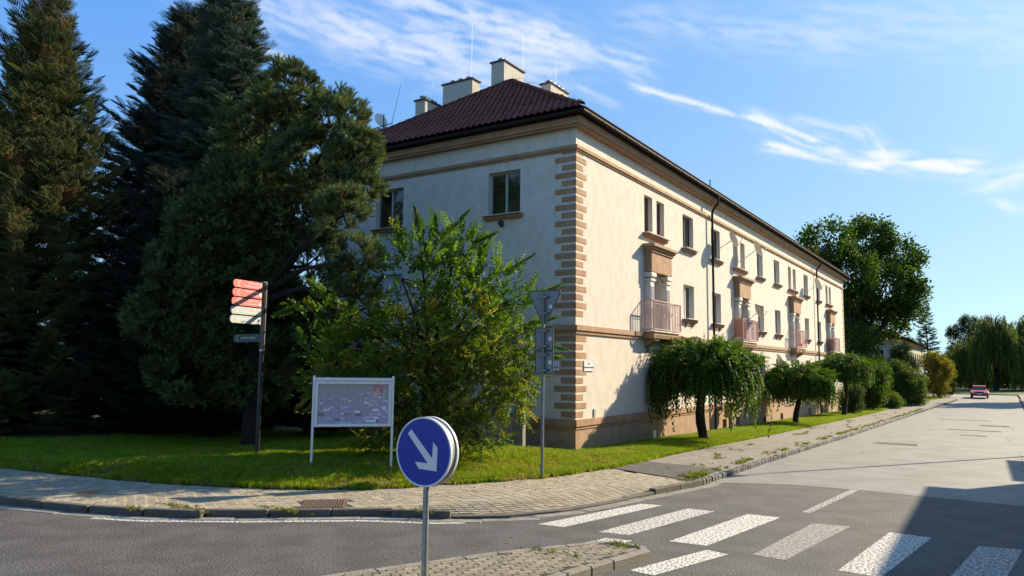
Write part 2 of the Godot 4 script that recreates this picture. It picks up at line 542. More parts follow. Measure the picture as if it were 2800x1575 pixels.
# walks along a path, giving [point, tangent] at even lengths
func march(pts: Array, off: float, ds: float, start := 0.0) -> Array:
	var o := []
	var moved := []
	for i in pts.size():
		var t: Vector2 = (pts[mini(i + 9, pts.size() - 1)] - pts[maxi(i - 9, 0)]).normalized()
		moved.append(pts[i] + Vector2(t.y, -t.x) * off)
	var run := -start
	for i in moved.size() - 1:
		var seg: Vector2 = moved[i + 1] - moved[i]
		var ln := seg.length()
		while run < ln:
			if run >= 0.0:
				var tt: Vector2 = (moved[mini(i + 5, moved.size() - 1)] - moved[maxi(i - 4, 0)]).normalized()
				o.append([moved[i] + seg * (run / ln), tt])
			run += ds
		run -= ln
	return o

func brick_mesh(k: int) -> ArrayMesh:
	var m := MB.new()
	rng.seed = 70 + k
	m.bev(Vector3(0, -0.03, 0), Vector3(0.191, 0.06, 0.091), 0.006)
	return m.mesh()

# lays paving: the 300 blocks that show largest are parts, the rest one joined part
func lay(parent: Node, spots: Array, mats: Array, sd: int) -> void:
	rng.seed = sd
	spots.sort_custom(func(a, b): return a[0].distance_squared_to(EYE) < b[0].distance_squared_to(EYE))
	var bm := brick_mesh(0)
	var rest := []
	for k in mats.size():
		rest.append(MB.new())
	for i in spots.size():
		var t: Vector2 = spots[i][1]
		var pos: Vector3 = spots[i][0] + Vector3(0, rng.randf_range(-0.003, 0.002), 0)
		var b := Basis(Vector3.UP, atan2(-t.y, t.x) + rng.randf_range(-0.012, 0.012)) * Basis(Vector3.RIGHT, rng.randf_range(-0.012, 0.012)) * Basis(Vector3.BACK, spots[i][2] + rng.randf_range(-0.008, 0.008))
		var k := rng.randi() % mats.size()
		if i < 300:
			var o := part(parent, "paving_block", bm, mats[k])
			o.transform = Transform3D(b, pos)
		else:
			rest[k].bev(Vector3(0, -0.03, 0), Vector3(0.191, 0.06, 0.091), 0.006, Transform3D(b, pos))
	for k in mats.size():
		if rest[k].v.size():
			part(parent, "paving_blocks", rest[k].mesh(), mats[k]).set_meta("kind", "stuff")

func make_ground() -> void:
	var far := [-400.0, -300.0, -200.0, -160.0, -110.0, -93.0, -85.0, -75.0, -60.0, -45.0, -25.0, -10.0, 0.0, 60.0]
	sheet("ground", M.field, func(_z): return -400.0, func(_z): return 400.0, far, func(_x, z): return hh(z) - 0.26)
	sheet("far_grass", M.field, func(_z): return -300.0, func(_z): return 300.0, [-400.0, -300.0, -200.0, -160.0, -110.0, -96.0], func(_x, z): return hh(z) - 0.02)
	sheet("road", M.asphalt_old, func(_z): return -60.0, func(_z): return 12.62, [-97.0, -85.0, -75.0, -60.0, -45.0, -25.0, -10.0, 0.0, 60.0], func(_x, z): return hh(z) - 0.12)
	# newer, darker asphalt on the junction, ending in a sawn seam
	var sx := [-60.0, 2.0, 4.89, 6.53, 8.06, 9.39, 11.05, 12.62]
	var sz := [2.95, 2.95, 2.95, 2.02, 1.85, 1.98, 2.05, 2.2]
	var m := MB.new()
	for i in sx.size() - 1:
		flat_quad(m, [[sx[i], sz[i]], [sx[i + 1], sz[i + 1]], [sx[i + 1], 60.0], [sx[i], 60.0]], 0.005)
	setting("road_resurfaced", m, M.asphalt_new)
	m = MB.new()
	for i in range(2, sx.size() - 1):
		flat_quad(m, [[sx[i], sz[i] - 0.035], [sx[i + 1], sz[i + 1] - 0.035], [sx[i + 1], sz[i + 1] + 0.02], [sx[i], sz[i] + 0.02]], 0.008)
	setting("road_seam", m, M.tar)
	# markings
	var stripes := [[[4.39, 9.52], [4.84, 9.47], [5.33, 6.54], [4.93, 6.62], 0], [[5.44, 9.46], [5.92, 9.38], [6.32, 6.52], [5.82, 6.54], 1], [[6.57, 9.40], [7.12, 9.36], [7.44, 6.38], [6.88, 6.42], 0],
		[[7.80, 9.50], [8.25, 9.55], [8.58, 6.45], [8.01, 6.59], 3], [[8.92, 9.68], [9.42, 9.75], [9.76, 6.62], [9.17, 6.58], 1], [[10.05, 9.85], [10.6, 9.9], [10.92, 6.76], [10.38, 6.86], 2],
		[[5.6, 10.35], [6.05, 10.3], [6.12, 9.70], [5.72, 9.78], 1], [[6.78, 11.3], [7.12, 11.35], [7.53, 9.69], [7.2, 9.6], 0], [[3.5, 9.35], [3.75, 9.2], [4.35, 7.7], [4.2, 7.9], 3]]
	for s in stripes:
		m = MB.new()
		flat_quad(m, [s[0], s[1], s[2], s[3]], 0.009)
		setting("zebra_stripe", m, M.paint[s[4]])
	m = MB.new()
	flat_quad(m, [[7.62, 5.56], [7.77, 5.59], [8.05, 1.85], [7.88, 1.9]], 0.009)
	setting("centre_line", m, M.paint[2])
	# left edge line and the concrete gutter strip along the kerb
	var path := kerb_path(17.5, 3.9)
	m = MB.new()
	var line := march(path, -0.42, 0.25)
	for i in line.size() - 1:
		var a: Vector2 = line[i][0]; var b: Vector2 = line[i + 1][0]
		if b.y < 10.2 or a.y > 13.6:
			continue
		var na := Vector2(line[i][1].y, -line[i][1].x) * 0.13; var nb := Vector2(line[i + 1][1].y, -line[i + 1][1].x) * 0.13
		flat_quad(m, [[a.x, a.y], [b.x, b.y], [(b + nb).x, (b + nb).y], [(a + na).x, (a + na).y]], 0.009)
	setting("edge_line", m, M.paint[1])
	# cracks and patches in the old road surface
	rng.seed = 4
	var cr := MB.new()
	for k in 26:
		var x := rng.randf_range(5.6, 11.6)
		var z := -rng.randf_range(0.5, 66.0)
		var cross := rng.randf() < 0.6
		var a := Vector2(x, z)
		for s in rng.randi_range(3, 8):
			var b := a + (Vector2(rng.randf_range(0.25, 0.5), rng.randf_range(-0.12, 0.12)) if cross else Vector2(rng.randf_range(-0.08, 0.08), -rng.randf_range(0.4, 0.9)))
			if b.x < 12.3:
				var w := rng.randf_range(0.008, 0.03)
				var pn := Vector2(a.y - b.y, b.x - a.x).normalized() * w
				flat_quad(cr, [[a.x, a.y], [b.x, b.y], [b.x + pn.x, b.y + pn.y], [a.x + pn.x, a.y + pn.y]], 0.004)
			a = b
	setting("road_cracks", cr, M.tar)
	var pt := [[8.2, -27.0, 2.6, 0.9], [9.6, -33.0, 1.6, 2.0], [7.0, -41.0, 3.2, 0.8], [9.0, -22.0, 1.2, 0.7], [6.4, -13.0, 1.6, 1.1]]
	for p in pt:
		m = MB.new()
		flat_quad(m, [[p[0], p[1]], [p[0] + p[2], p[1] + 0.1], [p[0] + p[2] - 0.1, p[1] - p[3]], [p[0] + 0.1, p[1] - p[3] * 0.95]], 0.006)
		setting("road_patch", m, M.asphalt_patch)
	# lawn: earth sheet under the blades
	var zs := steps(-82.0, -4.0, 1.5) + steps(-3.8, 15.4, 0.2)
	m = MB.new()
	var off := [0.0, 0.12, 0.3, 0.6, 1.0, 1.5, 2.0, 2.6, 3.4, 4.5, 6.0, 8.5, 12.0, 18.0, 30.0, 60.0]
	for i in zs.size() - 1:
		for j in off.size() - 1:
			var q := []
			for e in [[0, 0], [1, 0], [1, 1], [0, 1]]:
				var z: float = zs[i + e[1]]
				var x: float = gx(z) - off[j + e[0]]
				var y := lawn_y(x, z) if off[j + e[0]] > 0.0 else hh(z) - 0.06
				q.append(Vector3(x, y, z))
			var g: Vector3 = (q[1] - q[0]).cross(q[3] - q[0]).normalized()
			m.quad(q[0], q[1], q[2], q[3], g if g.y > 0 else -g)
	setting("lawn", m, M.soil)
	# asphalt footway beside the long facade, between lawn and stone kerb
	var wz := steps(-80.0, -6.0, 2.0) + steps(-5.8, 2.8, 0.2)
	sheet("footway", M.asphalt_walk, func(z): return gx(z) - 0.25, func(z): return kx(z) - 0.1, wz, func(x, z): return hh(z) + 0.012 * nz.get_noise_2d(x * 25.0, z * 25.0), 8)
	m = MB.new()
	for e in [[2.5, 2.75, 4.8, 3.6, -0.2]]:
		var q2 := [Vector3(2.3, hh(1.2) + 0.016, 0.9), Vector3(4.8, hh(1.2) + 0.016, 1.1), Vector3(4.86, hh(3.7) + 0.016, 3.75), Vector3(2.4, hh(2.8) + 0.016, 2.8)]
		m.quad(q2[0], q2[1], q2[2], q2[3], Vector3.UP)
	setting("footway_patch", m, M.asphalt_patch)
	# right-hand footway beyond the carriageway
	var rz := [-97.0, -85.0, -75.0, -60.0, -45.0, -25.0, -10.0, 0.0, 60.0]
	sheet("footway_right", M.asphalt_walk, func(_z): return 12.75, func(_z): return 15.2, rz, func(_x, z): return hh(z))
	sheet("verge_right", M.field, func(_z): return 15.2, func(_z): return 200.0, rz, func(_x, z): return hh(z) + 0.01)
	var kr := Node3D.new()
	kr.name = "kerb_right"
	kr.set_meta("kind", "structure")
	add_child(kr)
	for k in 90:
		var z := 10.0 - k * 1.02
		pbox(kr, "kerb_stone", M.kerb, Vector3(12.69, hh(z) - 0.09, z), Vector3(0.14, 0.2, 1.0), 0.012)

func make_paving() -> void:
	var path := kerb_path(17.0, 2.6)
	sheet("paving_bed", M.joint, func(z): return gx(z) - 0.3, func(z): return kx(z) - 0.06, steps(2.6, 15.4, 0.2), func(x, z): return pave_y(x, z) - 0.011, 8)
	var pave := Node3D.new()
	pave.name = "paving"
	pave.set_meta("kind", "structure")
	add_child(pave)
	var spots := []
	var hatch := Transform3D(Basis(Vector3.UP, deg_to_rad(42.0)), Vector3(0.86, 0, 10.82)).affine_inverse()
	for j in 36:
		for e in march(path, 0.155 + 0.05 + j * 0.1, 0.2, 0.1 if j % 2 else 0.0):
			var p: Vector2 = e[0]
			if p.x < gx(p.y) + 0.02 or p.y < 2.92 + (p.x - 2.55) * 0.38 or p.x > kx(p.y) - 0.1 or p.x < -15.0:
				continue
			var l := hatch * Vector3(p.x, 0, p.y)
			if absf(l.x) < 0.42 and absf(l.z) < 0.46:
				continue
			var t: Vector2 = e[1]
			var dy := pave_y(p.x + t.x * 0.1, p.y + t.y * 0.1) - pave_y(p.x - t.x * 0.1, p.y - t.y * 0.1)
			spots.append([Vector3(p.x, pave_y(p.x, p.y), p.y), t, atan2(dy, 0.2)])
	lay(pave, spots, M.paver, 1)
	# concrete kerb stones, and the gutter slabs at their foot
	var kb := Node3D.new()
	kb.name = "kerb"
	kb.set_meta("kind", "structure")
	add_child(kb)
	rng.seed = 9
	for e in march(kerb_path(17.0, 3.95), 0.075, 1.0):
		var p: Vector2 = e[0]; var t: Vector2 = e[1]
		var c := p + t * 0.5
		var low := smoothstep(5.0, 6.2, c.y) * (1.0 - smoothstep(9.8, 10.3, c.y))
		var o := pbox(kb, "kerb_stone", M.kerb, Vector3(c.x, hh(c.y) - 0.13 - 0.082 * low + rng.randf_range(-0.006, 0.006), c.y), Vector3(0.988, 0.28, 0.15), 0.014)
		o.rotation.y = atan2(-t.y, t.x) + rng.randf_range(-0.01, 0.01)
	for e in march(kerb_path(17.0, 3.0), -0.125, 1.0, 0.4):
		var p: Vector2 = e[0]; var t: Vector2 = e[1]
		var c := p + t * 0.5
		var o := pbox(kb, "gutter_slab", M.gutter_slab, Vector3(c.x, hh(c.y) - 0.158 + rng.randf_range(-0.003, 0.003), c.y), Vector3(0.985, 0.1, 0.235), 0.008)
		o.rotation.y = atan2(-t.y, t.x)
	# small granite setts edging the asphalt footway
	var ks := Node3D.new()
	ks.name = "stone_kerb"
	ks.set_meta("kind", "structure")
	add_child(ks)
	var rest := MB.new()
	var z := 3.7
	var cnt := 0
	var vars := []
	for k in 4:
		var b := MB.new()
		b.bev(Vector3.ZERO, Vector3(0.13, 0.22, 0.15 + 0.02 * k), 0.02)
		vars.append(b.mesh())
	while z > -78.0:
		var ln := rng.randf_range(0.15, 0.21)
		var pos := Vector3(kx(z) - 0.06 + rng.randf_range(-0.012, 0.012), hh(z) - 0.105 + rng.randf_range(-0.014, 0.008), z - ln * 0.5)
		if cnt < 300:
			var o := part(ks, "granite_sett", vars[clampi(int((ln - 0.15) / 0.016), 0, 3)], M.stone[rng.randi() % 3], pos)
			o.rotation.y = rng.randf_range(-0.08, 0.08) + atan2(kx(z - 0.3) - kx(z), 0.3)
		else:
			rest.bev(pos, Vector3(0.13, 0.22, ln), 0.02)
		cnt += 1
		z -= ln + 0.022
	part(ks, "granite_setts", rest.mesh(), M.stone[0]).set_meta("kind", "stuff")
	# ribbed cast-iron cover let into the paving
	var hc := thing("utility_cover", "rust brown ribbed iron cover set in the paving", "cover", Vector3(0.86, hh(10.82), 10.82), deg_to_rad(42.0))
	pbox(hc, "frame", M.rust, Vector3(0, -0.03, 0), Vector3(0.78, 0.066, 0.86), 0.005)
	for k in 15:
		pbox(hc, "rib", M.rust, Vector3(-0.336 + k * 0.048, 0.008, 0), Vector3(0.03, 0.014, 0.78), 0.003)
	var dot := thing("paint_mark", "orange sprayed paint spot on the paving", "paint mark", Vector3(-3.34, hh(12.62) + 0.0055, 12.62))
	var dm := MB.new()
	rng.seed = 2
	var ring := PackedVector2Array()
	for k in 22:
		var r := 0.19 * rng.randf_range(0.85, 1.1)
		ring.append(Vector2(cos(TAU * k / 22) * r * 1.1, sin(TAU * k / 22) * r))
	dm.prism(ring, -0.001, 0.001, Transform3D(Basis(Vector3.RIGHT, -PI / 2), Vector3.ZERO))
	part(dot, "spot", dm.mesh(), M.orange_paint)
	# traffic island
	var isl := Node3D.new()
	isl.name = "traffic_island"
	isl.set_meta("kind", "structure")
	add_child(isl)
	var edge := PackedVector2Array([Vector2(3.55, 16.2), Vector2(4.25, 14.07), Vector2(4.78, 12.86), Vector2(5.18, 11.91), Vector2(5.95, 10.56), Vector2(6.3, 10.36), Vector2(6.62, 10.4), Vector2(6.78, 10.62), Vector2(6.62, 11.4), Vector2(6.46, 12.3), Vector2(6.3, 13.6), Vector2(6.25, 16.0), Vector2(6.2, 19.0), Vector2(3.2, 19.0)])
	var inner: PackedVector2Array = Geometry2D.offset_polygon(edge, -0.13)[0]
	var bed := MB.new()
	var bp := PackedVector2Array()
	for p in inner:
		bp.append(Vector2(p.x, -p.y))
	bed.prism(bp, -0.15, -0.011, Transform3D(Basis(Vector3.RIGHT, -PI / 2), Vector3.ZERO))
	for i in bed.v.size():
		bed.v[i] = bed.v[i] + Vector3(0, hh(bed.v[i].z), 0)
	part(isl, "bed", bed.mesh(), M.joint)
	var isp := []
	var dirn := Vector2(0.56, -0.83).normalized()
	var side := Vector2(dirn.y, -dirn.x)
	for a in range(-60, 60):
		for b in range(-60, 60):
			var p := Vector2(5.6, 12.6) + dirn * (a * 0.2 + (0.1 if b % 2 else 0.0)) + side * (b * 0.1)
			if Geometry2D.is_point_in_polygon(p, inner) and p.y < 17.0 and Geometry2D.is_point_in_polygon(p + dirn * 0.08, inner) and Geometry2D.is_point_in_polygon(p - dirn * 0.08, inner):
				isp.append([Vector3(p.x, hh(p.y), p.y), dirn, 0.0])
	lay(isl, isp, M.paver_old, 3)
	for i in edge.size():
		var a := edge[i]; var b := edge[(i + 1) % edge.size()]
		var ln := a.distance_to(b)
		var k := maxi(1, int(round(ln / 0.55)))
		var t := (b - a).normalized()
		var inw := Vector2(-t.y, t.x)
		if not Geometry2D.is_point_in_polygon((a + b) * 0.5 + inw * 0.05, edge):
			inw = -inw
		for s in k:
			var c := a + t * (ln * (s + 0.5) / k) + inw * 0.065
			var o := pbox(isl, "kerb_stone", M.concrete, Vector3(c.x, hh(c.y) - 0.10, c.y), Vector3(ln / k - 0.006, 0.21, 0.13), 0.018)
			o.rotation.y = atan2(-t.y, t.x)


# ------------------------------------------------------------------ apartment block
const BW := 11.0
const BL := 48.0
const STREET := Basis(Vector3(0, 0, -1), Vector3.UP, Vector3(1, 0, 0))   # local X along the facade, Z outwards

func holed(m: MB, t: Transform3D, u0: float, u1: float, y0: float, y1: float, holes: Array, deep := 0.24) -> void:
	var us := [u0, u1]
	var ys := [y0, y1]
	for h in holes:
		us += [h[0], h[1]]
		ys += [h[2], h[3]]
	us.sort()
	ys.sort()
	for i in us.size() - 1:
		if us[i + 1] - us[i] < 0.001:
			continue
		for j in ys.size() - 1:
			if ys[j + 1] - ys[j] < 0.001:
				continue
			var c := Vector2((us[i] + us[i + 1]) * 0.5, (ys[j] + ys[j + 1]) * 0.5)
			var open := false
			for h in holes:
				if c.x > h[0] and c.x < h[1] and c.y > h[2] and c.y < h[3]:
					open = true
			if not open:
				m.quad(t * Vector3(us[i], ys[j], 0), t * Vector3(us[i + 1], ys[j], 0), t * Vector3(us[i + 1], ys[j + 1], 0), t * Vector3(us[i], ys[j + 1], 0), t.basis.z)
	for h in holes:
		var a := Vector3(h[0], h[2], 0); var b := Vector3(h[1], h[2], 0); var c2 := Vector3(h[1], h[3], 0); var d := Vector3(h[0], h[3], 0)
		var k := Vector3(0, 0, -deep)
		m.quad(t * a, t * b, t * (b + k), t * (a + k), t.basis.y)
		m.quad(t * d, t * c2, t * (c2 + k), t * (d + k), -t.basis.y)
		m.quad(t * a, t * d, t * (d + k), t * (a + k), t.basis.x)
		m.quad(t * b, t * c2, t * (c2 + k), t * (b + k), -t.basis.x)

# a moulding that runs round the whole block
func band(m: MB, y0: float, y1: float, d: float) -> void:
	var o := [Vector2(d, d), Vector2(d, -BL - d), Vector2(-BW - d, -BL - d), Vector2(-BW - d, d)]
	var i := [Vector2(0, 0), Vector2(0, -BL), Vector2(-BW, -BL), Vector2(-BW, 0)]
	var nn := [Vector3.RIGHT, Vector3.FORWARD, Vector3.LEFT, Vector3.BACK]
	for k in 4:
		var a: Vector2 = o[k]; var b: Vector2 = o[(k + 1) % 4]; var c: Vector2 = i[k]; var e: Vector2 = i[(k + 1) % 4]
		m.quad(Vector3(a.x, y0, a.y), Vector3(b.x, y0, b.y), Vector3(b.x, y1, b.y), Vector3(a.x, y1, a.y), nn[k])
		m.quad(Vector3(a.x, y1, a.y), Vector3(b.x, y1, b.y), Vector3(e.x, y1, e.y), Vector3(c.x, y1, c.y), Vector3.UP)
		m.quad(Vector3(a.x, y0, a.y), Vector3(b.x, y0, b.y), Vector3(e.x, y0, e.y), Vector3(c.x, y0, c.y), Vector3.DOWN)

func bars(w: float, h: float, mull: bool, f := 0.06, d := 0.06) -> ArrayMesh:
	var key := "bars %.2f %.2f %s" % [w, h, mull]
	if not meshes.has(key):
		var m := MB.new()
		m.bev(Vector3(-w / 2 + f / 2, h / 2, 0), Vector3(f, h, d), 0.006)
		m.bev(Vector3(w / 2 - f / 2, h / 2, 0), Vector3(f, h, d), 0.006)
		m.bev(Vector3(0, f / 2, 0), Vector3(w - 2 * f, f, d), 0.006)
		m.bev(Vector3(0, h - f / 2, 0), Vector3(w - 2 * f, f, d), 0.006)
		if mull:
			m.bev(Vector3(0, h / 2, 0.004), Vector3(0.085, h - 2 * f, d), 0.006)
		meshes[key] = m.mesh()
	return meshes[key]

# one window in an opening of the wall: frame, panes, sill, and what hangs behind the glass
func window(b: Node3D, t: Transform3D, ua: float, ub: float, ya: float, yb: float, frame: Material, opt := {}) -> Node3D:
	var w := ub - ua
	var h := yb - ya
	var mull := w > 1.0
	var o := part(b, opt.get("name", "window"), bars(w, h, mull), frame)
	o.transform = t * Transform3D(Basis.IDENTITY, Vector3((ua + ub) / 2, ya, -0.2))
	if mull:
		for s in [-1, 1]:
			pbox(o, "pane", M.glass, Vector3(s * (w / 4 - 0.01), h / 2, 0), Vector3(w / 2 - 0.10, h - 0.12, 0.008))
	else:
		pbox(o, "pane", M.glass, Vector3(0, h / 2, 0), Vector3(w - 0.12, h - 0.12, 0.008))
	var cur = opt.get("curtain", "")
	if cur == "full":
		pbox(o, "curtain", M.curtain, Vector3(0, h / 2, -0.09), Vector3(w - 0.02, h, 0.01))
	elif cur == "left":
		pbox(o, "curtain", M.curtain, Vector3(-w * 0.3, h / 2, -0.09), Vector3(w * 0.38, h, 0.01))
	elif cur == "half":
		pbox(o, "blind", M.curtain, Vector3(0, h * 0.86, -0.05), Vector3(w - 0.08, h * 0.28, 0.02))
	if opt.get("shutter", false):
		var cover: float = opt.shutter
		pbox(o, "shutter_box", M.shutter, Vector3(0, h - 0.09, 0.1), Vector3(w - 0.01, 0.18, 0.16), 0.01)
		var k := int((h * cover - 0.2) / 0.045)
		for i in k:
			pbox(o, "shutter_slat", M.shutter, Vector3(0, h - 0.2 - i * 0.045, 0.06), Vector3(w - 0.03, 0.041, 0.014), 0.005)
	if opt.get("sill", true):
		var sw := w + 0.30
		pbox(o, "sill", M.sill_metal, Vector3(opt.get("sx", 0.0), -0.012, 0.26), Vector3(sw + opt.get("sw", 0.0), 0.022, 0.37), 0.004)
		pbox(o, "sill_moulding", M.brown, Vector3(opt.get("sx", 0.0), -0.073, 0.262), Vector3(sw - 0.04 + opt.get("sw", 0.0), 0.1, 0.12), 0.02)
		pbox(o, "sill_moulding", M.brown, Vector3(opt.get("sx", 0.0), -0.143, 0.242), Vector3(sw - 0.16 + opt.get("sw", 0.0), 0.04, 0.08), 0.012)
		if opt.get("brackets", false):
			for s in [-1, 1]:
				pbox(o, "sill_bracket", M.brown, Vector3(s * w * 0.3, -0.225, 0.24), Vector3(0.2, 0.12, 0.078), 0.012)
	return o

func balcony(b: Node3D, zc: float, style: int) -> void:
	var t := Transform3D(STREET, Vector3(0, 0, zc))
	var m := MB.new()
	m.bev(Vector3(0, 3.71, 0.215), Vector3(2.5, 0.24, 0.47), 0.02)
	for s in [-1.0, 1.0]:
		m.prism(PackedVector2Array([Vector2(0, 3.62), Vector2(0.42, 3.62), Vector2(0.40, 3.53), Vector2(0, 3.28)]), s * 0.85 - 0.22, s * 0.85 + 0.22, Transform3D(Basis(Vector3(0, 0, 1), Vector3.UP, Vector3(-1, 0, 0)), Vector3.ZERO))
	var o := part(b, "balcony", m.mesh(), M.brown)
	o.transform = t
	pbox(o, "deck", M.white_stucco, Vector3(0, 3.85, 0.24), Vector3(2.62, 0.045, 0.52), 0.008)
	for s in [-1.0, 1.0]:
		var pm := MB.new()
		pm.bev(Vector3(s * 0.79, 4.8, 0.11), Vector3(0.38, 1.86, 0.22), 0.012)
		for k in 5:
			pm.bev(Vector3(s * 0.79 - 0.13 + k * 0.065, 4.72, 0.222), Vector3(0.04, 1.6, 0.03), 0.01)
		pm.bev(Vector3(s * 0.79, 5.76, 0.125), Vector3(0.44, 0.1, 0.27), 0.012)
		pm.bev(Vector3(s * 0.79, 5.95, 0.135), Vector3(0.50, 0.17, 0.31), 0.02)
		part(o, "pillar", pm.mesh(), M.white_stucco)
	pbox(o, "lintel_panel", M.brown, Vector3(0, 6.41, 0.145), Vector3(2.02, 0.72, 0.29), 0.01)
	var cm := MB.new()
	cm.bev(Vector3(0, 6.82, 0.165), Vector3(2.14, 0.1, 0.34), 0.015)
	cm.bev(Vector3(0, 6.915, 0.2), Vector3(2.28, 0.09, 0.41), 0.02)
	cm.bev(Vector3(0, 7.02, 0.235), Vector3(2.42, 0.12, 0.48), 0.015)
	part(o, "canopy_moulding", cm.mesh(), M.brown)
	# railing
	var X := 1.33
	var Z := 0.49
	for y in [4.96, 3.93]:
		var rm := MB.new()
		rm.bev(Vector3(0, y, Z), Vector3(2 * X + 0.05, 0.035, 0.045), 0.006)
		rm.bev(Vector3(-X, y, Z / 2), Vector3(0.045, 0.035, Z - 0.05), 0.006)
		rm.bev(Vector3(X, y, Z / 2), Vector3(0.045, 0.035, Z - 0.05), 0.006)
		part(o, "rail", rm.mesh(), M.rail)
	var hm := MB.new()
	hm.box(Vector3(0, 4.86, Z), Vector3(2 * X, 0.014, 0.014))
	part(o, "rail", hm.mesh(), M.rail)
	for s in [-1.0, 1.0]:
		pbox(o, "corner_post", M.rail, Vector3(s * X, 4.44, Z), Vector3(0.05, 1.0, 0.05), 0.006)
		for k in 4:
			pbox(o, "bar", M.rail, Vector3(s * X, 4.44, 0.06 + k * 0.11), Vector3(0.016, 1.0, 0.016))
	var nb := 21
	for k in range(1, nb):
		pbox(o, "bar", M.rail, Vector3(-X + 2 * X * k / nb, 4.44, Z), Vector3(0.012, 1.0, 0.012))
	for k in [-0.42, 0.42]:
		var dm := MB.new()
		var pts := [Vector3(k, 4.62, Z + 0.01), Vector3(k + 0.07, 4.5, Z + 0.01), Vector3(k, 4.38, Z + 0.01), Vector3(k - 0.07, 4.5, Z + 0.01), Vector3(k, 4.62, Z + 0.01)]
		dm.tube(pts, [0.009, 0.009, 0.009, 0.009, 0.009], 5)
		part(o, "rail_ornament", dm.mesh(), M.rail)
	# scroll work under the deck edge
	var sm := MB.new()
	for k in 9:
		var cx := -1.0 + k * 0.25
		var pts2 := []
		for a in 9:
			var an := PI * a / 8.0 * 1.4 - 0.6
			pts2.append(Vector3(cx + cos(an) * 0.1, 3.74 - absf(sin(an)) * 0.1, 0.465))
		sm.tube(pts2, [0.009, 0.009, 0.009, 0.009, 0.009, 0.009, 0.009, 0.009, 0.009], 4)
	part(o, "scroll_work", sm.mesh(), M.rail_dark)
	if style == 1:
		for s in [-1.0]:
			pbox(o, "orange_sheet", M.orange_cloth, Vector3(s * (X - 0.04), 4.5, Z / 2), Vector3(0.012, 0.86, Z - 0.08))
		var fm := MB.new()
		for k in 30:
			var x0 := -0.55 + k * 0.06
			fm.quad(Vector3(x0, 4.9 + 0.02 * sin(k), Z - 0.03 + 0.02 * sin(k * 1.9)), Vector3(x0 + 0.06, 4.9 + 0.02 * sin(k + 1), Z - 0.03 + 0.02 * sin((k + 1) * 1.9)), Vector3(x0 + 0.06, 3.99, Z - 0.03 + 0.02 * sin((k + 1) * 1.9)), Vector3(x0, 3.99, Z - 0.03 + 0.02 * sin(k * 1.9)), Vector3.BACK)
		part(o, "lace_curtain", fm.mesh(), M.cloth)
	elif style == 2:
		var rr := MB.new()
		rr.tube([Vector3(-0.1, 3.88, 0.4), Vector3(-0.1, 4.15, 0.4)], [0.11, 0.15], 10)
		part(o, "flower_pot", rr.mesh(), M.red_panel)
	elif style == 3:
		for k in 18:
			pbox(o, "reed", M.window_wood, Vector3(-X + 0.03 + k * 0.045, 4.4, Z - 0.03), Vector3(0.04, 0.9, 0.012))
		for k in 8:
			pbox(o, "reed", M.window_wood, Vector3(-X + 0.03, 4.4, 0.05 + k * 0.055), Vector3(0.012, 0.9, 0.045))

